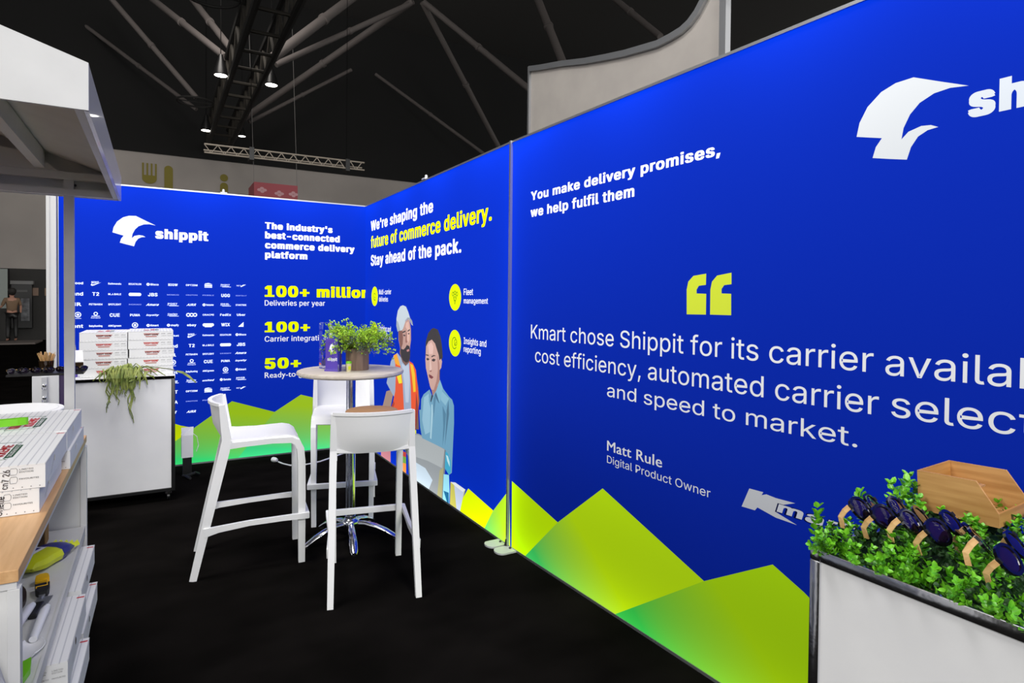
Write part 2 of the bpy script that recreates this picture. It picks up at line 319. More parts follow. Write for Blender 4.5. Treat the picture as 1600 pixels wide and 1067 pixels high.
PRINTS=[["r","sail_logo",[[[232,236,240],[[2.3111,2.2458],[2.3891,2.2091],[2.4571,2.178],[2.4103,2.1851],[2.3685,2.1811],[2.3296,2.1631],[2.3033,2.135],[2.2856,2.098],[2.2798,2.0638],[2.2997,2.083],[2.3354,2.0922],[2.3617,2.0888],[2.3815,2.0785],[2.3533,2.0755],[2.3271,2.0622],[2.3079,2.0342],[2.2967,1.9982],[2.245,2.0101],[2.1937,2.023],[2.2031,2.0559],[2.2214,2.0806],[2.1793,2.0919],[2.141,2.1024],[2.1496,2.1455],[2.1744,2.1912],[2.2166,2.2278],[2.2595,2.2435]]]]],["r","quote_mark",[[[228,245,0],[[1.5292,1.673],[1.5284,1.6265],[1.4914,1.6232],[1.4797,1.6072],[1.48,1.5909],[1.5308,1.5893],[1.5307,1.5029],[1.4275,1.5019],[1.4255,1.6078],[1.4338,1.642],[1.4614,1.6658]]]]],["r","quote_mark",[[[228,245,0],[[1.655,1.6726],[1.6559,1.6268],[1.6204,1.6236],[1.6081,1.6083],[1.6085,1.5902],[1.655,1.5886],[1.6566,1.5032],[1.5522,1.5034],[1.5519,1.6063],[1.5595,1.6391],[1.5849,1.6633]]]]],["r","retailer_logo",[[[225,228,235],[[1.7531,0.836],[1.8145,0.8379],[1.8076,0.825],[1.828,0.8337],[1.8674,0.8305],[1.9452,0.8332],[1.8747,0.8046],[1.8684,0.7787],[1.9539,0.7567],[1.8687,0.7578],[1.7904,0.7731],[1.7796,0.7587],[1.7195,0.7566]]]]],["s","printed_man",[[[168,140,124],[[0.71,0.6714],[0.9334,0.7233],[0.8615,0.589],[0.8017,0.4655],[0.5724,0.422],[0.604,0.5158]]],[[120,88,76],[[1.487,0.9142],[1.5386,0.8234],[1.5753,0.7],[1.5421,0.6244],[1.5623,0.4598],[1.4751,0.4436]]],[[160,176,202],[[1.0146,1.0675],[0.9113,1.0292],[0.836,0.9718],[0.714,0.7521],[0.8873,0.6659],[0.9631,0.641],[0.9201,0.5264],[0.9521,0.4173],[1.4486,0.5041],[1.4945,0.7716],[1.4278,0.9499],[1.3355,1.0116],[1.2341,0.9688],[1.1445,1.0189]]],[[192,204,224],[[1.1311,0.9785],[1.2341,0.9639],[1.3094,0.9855],[1.3384,0.8459],[1.3153,0.6526],[1.2398,0.6415],[1.2039,0.8108]]],[[120,84,74],[[1.0918,1.1129],[1.3349,1.0448],[1.3302,1.0112],[1.2341,0.9668],[1.1505,0.995],[1.0725,1.072]]],[[236,84,26],[[0.9112,1.0342],[1.0001,1.0584],[1.1032,0.9514],[1.1623,0.8058],[1.2029,0.5535],[1.2033,0.5292],[0.823,0.4719],[0.8285,0.5119],[0.9038,0.5919],[0.962,0.7013],[0.9799,0.8643],[0.9574,0.9625]]],[[176,50,24],[[0.8223,0.511],[0.9187,0.6093],[0.9491,0.5885],[0.8599,0.4831],[0.823,0.4719]]],[[250,168,20],[[0.9112,1.0342],[1.0001,1.0584],[1.1032,0.9514],[1.0312,0.9544],[0.9663,0.9633]]],[[250,232,20],[[0.9976,0.8662],[1.1128,0.8933],[1.1483,0.8041],[1.0631,0.788]]],[[242,82,24],[[1.3301,1.0178],[1.414,1.0047],[1.4862,0.9558],[1.5394,0.7775],[1.552,0.626],[1.4758,0.4065],[1.399,0.3918],[1.3822,0.5992],[1.3656,0.8018],[1.3367,0.9406]]],[[150,50,30],[[1.4945,0.7716],[1.552,0.626],[1.4758,0.4065],[1.4631,0.4041],[1.4847,0.6154]]],[[252,196,14],[[1.3489,0.9986],[1.4194,0.9911],[1.4667,0.9166],[1.487,0.7706],[1.4312,0.7586],[1.3953,0.8902]]],[[225,235,20],[[1.4269,0.4378],[1.5032,0.4416],[1.5038,0.4118],[1.4275,0.4066]]],[[190,150,138],[[1.043,1.2731],[1.1342,1.2821],[1.2271,1.3633],[1.2889,1.3863],[1.329,1.3762],[1.3619,1.3018],[1.3662,1.2077],[1.3462,1.1498],[1.3402,1.0452],[1.2552,1.0044],[1.1585,1.0201],[1.1036,1.094],[1.0799,1.1416],[1.0474,1.189]]],[[128,84,72],[[1.043,1.2731],[1.1455,1.2797],[1.1689,1.2205],[1.1589,1.1566],[1.1202,1.1149],[1.0915,1.1325],[1.056,1.1895]]],[[222,178,164],[[1.2436,1.3524],[1.3026,1.3658],[1.3356,1.3006],[1.332,1.2057],[1.2927,1.17],[1.2577,1.1726],[1.2772,1.2885],[1.2279,1.3152]]],[[38,30,33],[[1.0912,1.1473],[1.1316,1.1108],[1.1848,1.1097],[1.2312,1.1305],[1.2661,1.1559],[1.3277,1.1505],[1.3522,1.1124],[1.3454,1.0457],[1.3142,1.0145],[1.2553,0.9977],[1.1726,1.0096],[1.1214,1.0463]]],[[196,130,130],[[1.2588,1.1113],[1.3229,1.1245],[1.3285,1.1069],[1.2753,1.0952]]],[[38,30,33],[[1.1513,1.2673],[1.2285,1.2825],[1.2369,1.2723],[1.1571,1.2559]]],[[38,30,33],[[1.2827,1.2831],[1.3356,1.3006],[1.3411,1.2905],[1.2909,1.2739]]],[[60,44,46],[[1.1686,1.2389],[1.2017,1.2465],[1.2347,1.2385],[1.202,1.2271]]],[[60,44,46],[[1.2885,1.2585],[1.3151,1.2665],[1.3364,1.259],[1.31,1.251]]],[[150,104,94],[[1.2397,1.2676],[1.2587,1.2685],[1.268,1.202],[1.2899,1.1794],[1.2468,1.1719],[1.2303,1.1824]]],[[196,208,216],[[1.0258,1.2623],[0.9897,1.3156],[0.9944,1.3856],[1.0282,1.4561],[1.0936,1.4965],[1.1638,1.5071],[1.2411,1.4953],[1.2958,1.4513],[1.3418,1.4002],[1.3945,1.3735],[1.4159,1.3322],[1.3821,1.3402],[1.329,1.378],[1.2755,1.3859],[1.2271,1.3614],[1.1676,1.2953],[1.1343,1.2782],[1.0689,1.2742]]],[[160,174,184],[[1.0258,1.2623],[0.9897,1.3156],[0.9947,1.3657],[1.0387,1.3522],[1.0974,1.2805],[1.069,1.2723]]],[[150,160,168],[[1.3418,1.4002],[1.3945,1.3735],[1.4159,1.3322],[1.3767,1.3513],[1.329,1.3799],[1.2701,1.3877],[1.2162,1.3591],[1.2269,1.3749],[1.2806,1.3995]]]]],["s","printed_woman",[[[38,30,33],[[1.6952,1.1021],[1.7003,1.2095],[1.7501,1.2833],[1.8131,1.3197],[1.862,1.3322],[1.9493,1.3231],[2.0033,1.2705],[2.0317,1.2048],[2.05,1.1137],[2.0317,1.0912],[2.0068,1.0763],[1.9948,0.9226],[1.8708,0.8387],[1.7994,1.0753]]],[[172,126,114],[[1.8146,0.8577],[1.9943,0.948],[1.9894,0.871],[1.8608,0.7808]]],[[206,164,152],[[1.7022,1.1026],[1.7103,1.1745],[1.7627,1.2178],[1.8303,1.2367],[1.8972,1.2088],[1.9699,1.1241],[1.9856,1.0829],[2.0169,1.0992],[2.0381,1.0791],[2.0224,1.0271],[1.9891,1.0051],[1.9903,0.939],[1.9571,0.884],[1.8709,0.8343],[1.8263,0.8329],[1.7988,0.8557],[1.7565,0.9213],[1.7088,0.9962],[1.6958,1.0664]]],[[172,124,112],[[1.9443,1.122],[1.9881,1.0577],[1.9904,0.9305],[1.9252,0.8586],[1.8818,0.8401],[1.9307,0.9151],[1.9593,1.0038]]],[[228,188,178],[[1.7518,1.1862],[1.8194,1.2169],[1.8646,1.185],[1.8546,1.1235],[1.776,1.113]]],[[228,192,182],[[1.7904,1.0746],[1.8085,1.0761],[1.8346,0.9999],[1.8057,0.9777],[1.7874,0.9864]]],[[70,50,50],[[1.7068,1.1093],[1.767,1.1078],[1.7671,1.0981],[1.707,1.0995]]],[[70,50,50],[[1.826,1.103],[1.8769,1.1166],[1.9229,1.1117],[1.8771,1.1063],[1.8284,1.0927]]],[[56,38,40],[[1.7191,1.0755],[1.7537,1.082],[1.7858,1.0742],[1.754,1.0608],[1.7262,1.0637]]],[[56,38,40],[[1.831,1.0737],[1.8708,1.0876],[1.9147,1.0827],[1.8844,1.0637],[1.8446,1.0636]]],[[150,100,92],[[1.7875,0.982],[1.8414,0.9901],[1.8238,0.9761],[1.7967,0.9732]]],[[120,48,54],[[1.7721,0.9513],[1.8243,0.9481],[1.8735,0.9379],[1.836,0.9197],[1.7839,0.9261]]],[[112,166,196],[[1.7925,0.8286],[1.6657,0.7717],[1.6138,0.7238],[1.6081,0.6348],[1.569,0.6269],[1.5933,0.4838],[1.6404,0.4018],[2.0961,0.4084],[2.1302,0.3972],[2.1168,0.2646],[2.1888,0.2317],[2.2363,0.2571],[2.2505,0.4233],[2.2701,0.6433],[2.2657,0.7684],[2.2328,0.8085],[2.1747,0.8245],[2.0626,0.8718],[2.0031,0.932],[1.9576,0.8584],[1.8607,0.7852],[1.8383,0.7908]]],[[150,196,218],[[1.674,0.7483],[1.7767,0.7921],[1.783,0.7244],[1.8166,0.6806],[1.8075,0.4838],[1.7057,0.4446],[1.6378,0.5523]]],[[170,210,226],[[1.8335,0.7124],[1.8583,0.7161],[1.8695,0.6405],[1.8385,0.4313],[1.8084,0.4351],[1.8299,0.634]]],[[84,134,164],[[1.877,0.7671],[1.9057,0.8],[1.9974,0.7512],[1.9858,0.7447],[1.9256,0.774],[1.8983,0.6741],[1.8752,0.5932]]],[[84,134,164],[[2.0559,0.7365],[2.1251,0.6824],[2.0941,0.5195],[2.0616,0.4198],[2.0747,0.581]]],[[78,122,150],[[2.1675,0.7992],[2.1805,0.6915],[2.1387,0.5466],[2.1071,0.4293],[2.1266,0.5996],[2.1357,0.7118]]],[[140,190,212],[[2.0423,0.8467],[2.1783,0.8099],[2.1127,0.7451],[2.0204,0.7781]]],[[132,186,208],[[2.0031,0.932],[2.0626,0.8718],[1.9979,0.7489],[1.9258,0.8286]]],[[60,100,130],[[1.9259,0.8243],[1.9979,0.7489],[1.9852,0.7513],[1.9045,0.7999]]],[[110,160,190],[[1.7925,0.8286],[1.8451,0.7874],[1.8278,0.75],[1.7777,0.7649]]],[[40,60,84],[[1.8383,0.7908],[1.8761,0.7916],[1.8282,0.7282],[1.8145,0.7393]]],[[60,170,205],[[2.119,0.3948],[2.1638,0.3908],[2.2196,0.3439],[2.2275,0.264],[2.1888,0.2289],[2.1101,0.263]]],[[190,230,240],[[2.1307,0.3696],[2.1686,0.3689],[2.2002,0.3303],[2.2008,0.294],[2.1538,0.3288]]],[[150,222,240],[[2.0905,0.2117],[2.1888,0.2298],[2.2019,0.1117],[2.1969,0.0234],[2.0756,0.0257]]],[[0,104,150],[[2.0906,0.0831],[2.1869,0.0938],[2.1925,0.0249],[2.1549,0.0205]]]]],["s","printed_laptop",[[[150,156,160],[[1.3757,0.3967],[1.5589,0.4214],[1.9558,0.4262],[2.1187,0.4132],[2.1347,0.3982],[2.0688,0.0191],[1.44,0.0236]]],[[176,182,184],[[1.4048,0.3866],[1.5591,0.4112],[2.0962,0.4038],[2.0531,0.2493],[1.7611,0.2383],[1.4368,0.2053]]],[[196,214,228],[[1.4375,0.1637],[1.7106,0.1669],[1.8642,0.1068],[1.7905,0.019],[1.4543,0.022]]],[[170,168,120],[[2.007,0.2193],[2.0986,0.2696],[2.0688,0.0191],[1.963,0.0273]]],[[120,126,132],[[2.1007,0.4048],[2.1347,0.3982],[2.0688,0.0191],[2.0526,0.0192]]]]],["s","printed_bucket",[[[196,190,84],[[2.2116,0.1827],[2.2972,0.2005],[2.471,0.1938],[2.4031,0.0699],[2.3629,0.0315],[2.2035,0.0253]]],[[186,198,222],[[2.2763,0.1815],[2.4513,0.1841],[2.3832,0.0464],[2.3212,0.037]]],[[222,226,232],[[2.2116,0.1827],[2.2972,0.2005],[2.471,0.1938],[2.4317,0.1657],[2.2976,0.1737]]]]],["s","printed_books",[[[190,120,130],[[0.5559,0.0799],[0.8423,0.1181],[0.8438,0.0361],[0.6127,0.0187],[0.557,0.0205]]],[[225,240,236],[[1.0093,0.1654],[1.1747,0.1901],[1.1776,0.0256],[1.0283,0.0138]]],[[190,50,40],[[1.1778,0.1908],[1.2604,0.198],[1.2612,0.1553],[1.1786,0.1475]]],[[110,160,50],[[1.1786,0.1475],[1.2612,0.1553],[1.2622,0.0965],[1.1796,0.088]]],[[240,140,50],[[1.1796,0.088],[1.2622,0.0965],[1.2635,0.0271],[1.1807,0.0263]]]]]]
PEAKS={"r":[[[0.0303,0.4262],[0.5146,0.3176],[0.1913,0.0292],[0.0323,0.0292]],[[0.8925,0.6084],[1.541,0.3912],[1.4497,0.1537],[0.9999,0.032],[0.1913,0.0292],[0.5146,0.3176]],[[1.5409,0.3912],[1.8591,0.5791],[1.9847,0.5264],[2.1536,0.4347],[2.1616,0.0086],[0.9991,0.0315]]],"s":[[[2.5151,0.2146],[2.8902,0.1688],[2.7707,0.022],[2.3251,0.0109]],[[2.8902,0.1688],[3.1027,0.3674],[3.1171,0.023],[2.7707,0.022]]],"b":[[[0.029,0.4464],[0.1986,0.3719],[0.288,0.3455],[0.2457,0.2181],[0.0288,0.1827]],[[0.6284,0.5678],[1.0153,0.4322],[0.7576,0.0508],[0.0287,0.036],[0.0288,0.1475]],[[1.2659,0.5871],[1.9386,0.38],[1.9405,0.0159],[0.6833,0.0253],[1.0153,0.4322]]]}

# ------------------------------------------------------------------ structure: floor, hall, roof
o=MB().box(-45,45,-20,30.2,-0.12,0).build('floor',M['carpet']); o['kind']='structure'
hall_grey=mat('hall_wall_grey',(168,161,156),0.9,noise=((152,146,142),0.4)); hall_black=mat('hall_black_drape',(17,17,17),0.95)
MB().box(-45,45,30,30.2,2.64,7.63).build('wall_back',hall_grey)['kind']='structure'
MB().box(-45,45,29.96,30.2,0,2.64).build('baseboard_back',hall_black)['kind']='structure'
MB().box(-45,45,29.9,30.2,7.63,16).build('trim_1',hall_black)['kind']='structure'
roof=mat('black_roof',(80,79,78),1.0,spec=0)
MB().box(-45,45,-8,30.2,15.2,15.4).build('ceiling',roof)['kind']='structure'
# ------------------------------------------------------------------ backlit display walls
def wall(name,label,key,loc,rz,width,prof,edge_left=True):
    painted_glow(key,width,*prof)
    r=thing(name,label,'display wall',loc,rz)
    t=0.12
    fr=MB(); fr.box(0,width,0.004,t,0.0,0.03); fr.box(0,width,0.004,t,WALL_H-0.03,WALL_H); fr.box(0,0.03,0.004,t,0.03,WALL_H-0.03); fr.box(width-0.03,width,0.004,t,0.03,WALL_H-0.03)
    fr.box(0.03,width-0.03,t-0.01,t,0.03,WALL_H-0.03)
    fr.build('frame',M['alu'],r)
    # slim bright lips of the frame standing a few millimetres proud of the fabric
    for n,a in (('top_edge_profile',(0,width,-0.010,0.004,WALL_H-0.012,WALL_H)),('bottom_edge_profile',(0,width,-0.006,0.004,0,0.014)),('side_edge_profile',(0,0.006,-0.004,0.004,0.014,WALL_H-0.012)),('side_edge_profile',(width-0.010,width,-0.010,0.004,0.014,WALL_H-0.012))):
        if (key=='s' and a[0]==0 and a[1]<0.1) or (key=='b' and a[0]>2): continue   # hidden in the inner corner
        MB().box(*a).build(n,M['alu'],r)
    f=MB(); nu=max(2,int(width*2))
    f.box(0.0 if key=='s' else 0.006,width-(0.010 if key!='b' else 0.0),-0.001,0.003,0.014,WALL_H-0.012)
    fb=f.build('fabric_print',ink(key,(0,48,203)),r)
    return r
back=wall('lightbox_wall','blue backlit wall with rows of small white logos behind the stools','b',(-0.72,6.427,0),0,2.645+0.12,(0.42,0.60,0.85,0.0,0.10,0.0,0.58))
side=wall('lightbox_wall','narrow blue backlit wall with the printed man and woman','s',(1.925,6.427,0),-PI/2,3.099,(0.60,0.65,0.55,0.10,0.35,0.0,0.45))
RW=5.2
right=wall('lightbox_wall','large blue backlit wall with the quotation and yellow quote marks','r',(1.925,3.328,0),math.atan2(-0.9994,0.034),RW,(0.14,0.75,0.48,0.40,0.0,0.08,0.94))
ROOT=dict(b=back,s=side,r=right); U0=dict(b=-0.72,s=0.0,r=0.0)
COL=dict(w=(252,253,255),y=(240,255,0))
def clipped(pts): return pts
for w,s,wt,col,u0,v0,u1,cap in TEXTS:
    d=-U0[w]; m=MB(); text_into(m,s,wt,u0+d,u1+d,v0,cap,0.0022); m.build('printed_lettering',ink(w,COL[col]),ROOT[w],flip=False)
# the quotation runs on past the frame
for w,s,u0,v0,cap,wd in (('r','availability,',2.246,1.329,0.082,0.64),('r','selection',2.266,1.200,0.079,0.545)):
    m=MB(); text_into(m,s,'l',u0,u0+wd,v0,cap,0.0022); m.build('printed_lettering',ink(w,COL['w']),right)
for w,name,layers in PRINTS:
    d=-U0[w]; vs=[];fs=[];cols=[]
    for i,(c,pts) in enumerate(layers):
        tri=mathutils.geometry.tessellate_polygon([[Vector((p[0],p[1],0)) for p in pts]]); n=len(vs)
        vs+=[(p[0]+d,-0.0022-i*0.00012,(p[1] if p[1]>0.06 else 0.014)) for p in pts]; fs+=[tuple(k+n for k in t) for t in tri]; cols+=[lin(c)]*len(tri)
    me=bpy.data.meshes.new(name); me.from_pydata(vs,[],fs)
    ca=me.color_attributes.new('ink','FLOAT_COLOR','CORNER')
    for p in me.polygons:
        for li in p.loop_indices: ca.data[li].color=cols[p.index]
    me.materials.append(ink(w,(200,200,200),'attr',gain=1.25)); o=bpy.data.objects.new(name,me); C.objects.link(o); o.parent=ROOT[w]
def flat(w,name,pts,m,off=0.0016):
    d=-U0[w]; tri=mathutils.geometry.tessellate_polygon([[Vector((p[0],p[1],0)) for p in pts]])
    mb=MB(); mb.add([(p[0]+d,-off,(p[1] if p[1]>0.06 else 0.014)) for p in pts],tri); return mb.build(name,m,ROOT[w])
YG=(172,208,0);LG=(120,190,20);GR=(44,164,84)
def mk(w,i,c1,c2,p0,p1,off): 
    d=-U0[w]; flat(w,'printed_mountain',PEAKS[w][i],ink(w,c1,c2,(p0[0]+d,p0[1]),(p1[0]+d,p1[1]),gain=3.0 if w=='r' else 1.45),off)
mk('r',0,(150,196,0),(170,206,0),(0.1,0.03),(0.4,0.4),0.0013)
mk('r',1,(44,150,70),(166,200,0),(0.40,-0.02),(0.68,0.36),0.0016)
mk('r',2,(44,160,60),(150,188,0),(1.25,-0.02),(1.60,0.40),0.0019)
mk('s',0,(196,224,0),(225,238,0),(2.4,0.0),(2.9,0.1),0.0016)
mk('s',1,(80,200,100),(170,216,30),(2.75,0.0),(3.0,0.15),0.0019)
mk('b',0,(190,212,0),(190,212,0),(0,0),(1,1),0.0013)
mk('b',1,(40,170,90),(160,196,10),(0.5,0.02),(0.56,0.46),0.0016)
mk('b',2,(50,180,110),(166,200,10),(1.3,0.03),(1.36,0.46),0.0019)
# yellow round icons with fine line drawings
for u,v in ((0.325,1.59),(0.325,1.224),(2.266,1.577),(2.269,1.236)):
    flat('s','printed_badge',[(u+0.106*math.cos(2*PI*k/40),v+0.099*math.sin(2*PI*k/40)) for k in range(40)],ink('s',(220,238,0)))
def ring(w,u,v,r,th,m,name='printed_icon',a0=0,a1=2*PI,sx=1.0):
    n=24; mb=MB(); d=-U0[w]; vs=[]
    for k in range(n+1):
        a=a0+(a1-a0)*k/n
        for q in (r-th/2,r+th/2): vs.append((u+d+q*math.cos(a)*sx,-0.0026,v+q*math.sin(a)))
    mb.add(vs,[(2*k,2*k+1,2*k+3,2*k+2) for k in range(n)]); return mb.build(name,m,ROOT[w])
im=ink('s',(96,140,20))
for (u,v) in ((0.325,1.585),(0.325,1.22)):
    ring('s',u,v,0.035,0.007,im,a0=0.4,a1=5.2); ring('s',u+0.01,v-0.02,0.018,0.006,im)
u,v=2.266,1.577
for q in (-0.034,0,0.034): ring('s',u+q,v+0.032-abs(q)*0.2,0.014,0.006,im)
flat('s','printed_icon',[(u-0.034,v+0.012),(u-0.028,v+0.012),(u,v-0.044),(u+0.028,v+0.012),(u+0.034,v+0.012),(u,v-0.056)],im,0.0026)
ring('s',u,v-0.01,0.016,0.006,im)
u,v=2.269,1.236
ring('s',u-0.006,v,0.042,0.006,im,a0=0.9,a1=5.6); ring('s',u+0.016,v+0.006,0.022,0.006,im); flat('s','printed_icon',[(u-0.01,v-0.02),(u-0.004,v-0.02),(u+0.03,v+0.01),(u+0.026,v+0.014)],im,0.0028)
# retailer name beside the big K, and the company names beside the sail
K=MB(); text_into(K,'mart','b',1.872,2.155,0.782,0.040,0.0028)
K.v=[(x+ (z-0.782)*0.3,y,z) for x,y,z in K.v]; K.build('printed_lettering',ink('r',(226,230,240)),right)
K=MB(); text_into(K,'mart','x',1.866,2.161,0.779,0.046,0.0025); K.v=[(x+(z-0.782)*0.3,y,z) for x,y,z in K.v]; K.build('printed_outline',ink('r',(0,10,80)),right)
K=MB(); text_into(K,'shippit','x',2.457,2.892,2.085,0.090,0.0022); K.build('printed_lettering',ink('r',(226,232,240)),right)
# small sail on the logo wall: same outline as the large one
big=PRINTS[0][2][0][1]; bx0=min(p[0] for p in big); bx1=max(p[0] for p in big); bz0=min(p[1] for p in big); bz1=max(p[1] for p in big)
def sail(x0,x1,z0,z1): return [(x0+(p[0]-bx0)/(bx1-bx0)*(x1-x0),z0+(p[1]-bz0)/(bz1-bz0)*(z1-z0)) for p in big]
flat('b','sail_logo',sail(-0.332,-0.004,2.010,2.281),ink('b',(228,234,244)),0.0022)
# the grid of customers' names
us=[-0.582,-0.455,-0.316,-0.164,-0.027,0.133,0.285,0.424,0.572,0.708]
vs_=[1.674,1.582,1.492,1.398,1.304,1.207,1.112,1.030,0.958,0.871,0.781,0.688,0.594,0.497]
names=[['Food','NIKE','Kathmandu','DECATHLON','@Bisco','BIGW','OPTISM','|CHILL','=PROJECT','~NET'],
['and','T2','M.J.BALE','(oval','JBS','-MIMCO','-OROTON','-PEBBLE','UGG','-SEAFOLLY'],
['IR','PETBARN','SPOTLIGHT','-SHEIKE&CO','/Amara','=POST','/AIRR','@Packcenter','=DHL','STARTREK'],
['o','o=Domayne','CUE','PUMA','/loyalty','=Couriers','OO','ORACMS','FedEx','Uber'],
['ent','BabyBunting','ANCgreen','o','@Kmart','@shopify','ebay','(WOO','WIX','^'],]
grid={}
for r in range(5):
    for c in range(10): grid[(r,c)]=names[r][c]
rep=[['NIKE','Kathmandu','DECATHLON','@Bisco'],['T2','M.J.BALE','(oval','JBS'],['PETBARN','SPOTLIGHT','-SHEIKE&CO','/Amara'],['o=Domayne','CUE','PUMA','/loyalty'],['BabyBunting','ANCgreen','o','@Kmart'],['=Woolworths','/united','@Senate','=MYER'],['OPTISM','|CHILL','=PROJECT','~NET'],['-OROTON','-PEBBLE',None,None],['/AIRR',None,None,None]]
left=['market','and','IR','o','ent','=ting','NET','ORA','/ai']
for i,row in enumerate(rep):
    for j,s in enumerate(row):
        if s: grid[(5+i,6+j)]=s
    grid[(5+i,5)]=left[i]
LM=ink('b',(206,216,246)); LD=ink('b',(140,156,226))
memo={}
def logo_mesh(s):
    if s in memo: return memo[s]
    mb=MB(); dim=s.startswith('-'); w=0.09
    def disc(x,z,r,ri=0):
        n=20; vs=[]
        for k in range(n): 
            a=2*PI*k/n; vs+= [(x+ri*math.cos(a),0,z+ri*math.sin(a)),(x+r*math.cos(a),0,z+r*math.sin(a))]
        mb.add(vs,[(2*k,2*k+1,(2*k+3)%(2*n),(2*k+2)%(2*n)) for k in range(n)])
    def rect(x0,x1,z0,z1): mb.add([(x0,0,z0),(x1,0,z0),(x1,0,z1),(x0,0,z1)],[(0,1,2,3)])
    if s=='o': disc(0,0.004,0.024,0.017); disc(0,0.004,0.010,0.0); rect(-0.024,0.024,-0.03,-0.027)
    elif s=='^': mb.add([(-0.026,0,-0.022),(0.022,0,-0.022),(0.022,0,0.024)],[(0,1,2)])
    elif s=='OO':
        for x in (-0.028,0,0.028): disc(x,0,0.018,0.009)
    elif s=='NIKE':
        mb.add([(-0.036,0,-0.014),(-0.028,0,-0.022),(-0.012,0,-0.018),(0.042,0,0.010),(-0.010,0,-0.008),(-0.024,0,-0.010),(-0.026,0,0.0)],[(0,1,5),(1,2,4),(1,4,5),(2,3,4),(0,5,6)])
        text_into(mb,'NIKE','b',-0.03,0.024,0.0,0.018,0)
    elif s.startswith('('):
        disc_w=0.036; rect(-disc_w,disc_w,-0.014,0.014)
        for sx in(-1,1):
            n=12; vs=[(sx*disc_w,0,0)]+[(sx*(disc_w+0.012*math.cos(a)),0,0.014*math.sin(a)) for a in [-PI/2+PI*k/n for k in range(n+1)]]; mb.add(vs,[(0,k,k+1) for k in range(1,n+1)])
        if s=='(WOO': rect(-0.03,0.03,-0.022,-0.012)
    elif s.startswith('=') :
        text_into(mb,s[1:],'b',-0.042,0.036,0.002,0.013,0); rect(-0.046,0.03,-0.006,-0.003); rect(-0.03,0.046,-0.013,-0.009)
    elif s.startswith('|'):
        rect(-0.032,0.032,-0.02,-0.012); rect(-0.032,0.032,-0.008,0.008); mb.add([(-0.032,0,0.011),(0.032,0,0.014),(0.0,0,0.024),(-0.028,0,0.018)],[(0,1,2,3)])
    elif s.startswith('~'):
        text_into(mb,s[1:],'m',-0.04,-0.002,-0.002,0.011,0); mb.add([(-0.002,0,-0.01),(0.044,0,0.014),(0.02,0,0.014),(-0.006,0,-0.002)],[(0,1,2,3)])
    elif s.startswith('@'):
        disc(-0.036,0,0.013,0.004); text_into(mb,s[1:],'b',-0.018,0.046,-0.009,0.018,0)
    elif s.startswith('o='):
        disc(0,0.012,0.016,0.009); rect(-0.03,0.03,-0.012,-0.007); text_into(mb,s[2:],'m',-0.034,0.034,-0.028,0.010,0)
    else:
        t=s.lstrip('-/'); n=len(t); hw=min(0.048,0.0095*n) if n>3 else 0.0125*n; ch=0.030 if n<=3 else 0.021 if n<6 else 0.016
        if dim: ch=0.010
        k0=len(mb.v); text_into(mb,t,'m' if dim else 'b',-hw,hw,-ch/2,ch,0)
        if s.startswith('/'): mb.v[k0:]=[(x+z*0.5,y,z) for x,y,z in mb.v[k0:]]
    o=mb.build('printed_logo',LD if dim else LM,back); memo[s]=o.data; bpy.data.objects.remove(o); return memo[s]
for (r,c),s in grid.items():
    # the fabric sheet starts at the frame, so the first column is only as wide as what shows
    o=bpy.data.objects.new('printed_logo',logo_mesh(s)); C.objects.link(o); o.parent=back; o.location=(us[c]+0.72,-0.0022,vs_[r])
# flat outrigger feet under the joint of the two walls
for i,(x,y) in enumerate(((1.865,3.405),(1.868,3.285))):
    f=thing('base_plate','flat silver foot plate under the wall joint, '+('the one farther from the camera' if i==0 else 'the nearer of the two'),'foot plate',(x,y,0),0,'foot plates under the wall joint')
    n=12; poly=[(0.075,-0.052),(0.075,0.052),(-0.03,0.052)]+[(-0.03-0.035*math.sin(PI*k/n),0.052*math.cos(PI*k/n)) for k in range(1,n)]+[(-0.03,-0.052)]
    MB().prism(poly,'z',0.0,0.010).build('plate',M['foot_alu'],f); MB().lathe([(0.008,0.010),(0.008,0.016),(0.005,0.018)],12,x=0.04,y=0.0).build('bolt',M['black'],f)
MB().tube([(1.9,3.34,0.0),(1.903,3.334,0.05),(1.905,3.33,0.0)],0.004).build('cable_loop',M['rubber'])
tag(bpy.data.objects['cable_loop'],'short black cable loop on the floor at the wall joint','cable')
# white cover strip of the joint
o=MB().box(1.906,1.922,3.320,3.336,0.014,WALL_H).build('joint_post',M['alu']); tag(o,'tall thin aluminium post between the narrow and the large blue walls','post')
o=MB().box(-0.795,-0.725,6.38,6.54,0,2.55,b=0.004).box(-0.775,-0.770,6.372,6.38,0,2.55).build('end_post',mat('satin_light_grey_metal',(190,190,190),0.5,metal=0.1)); tag(o,'tall light grey end post at the left edge of the logo wall','post')
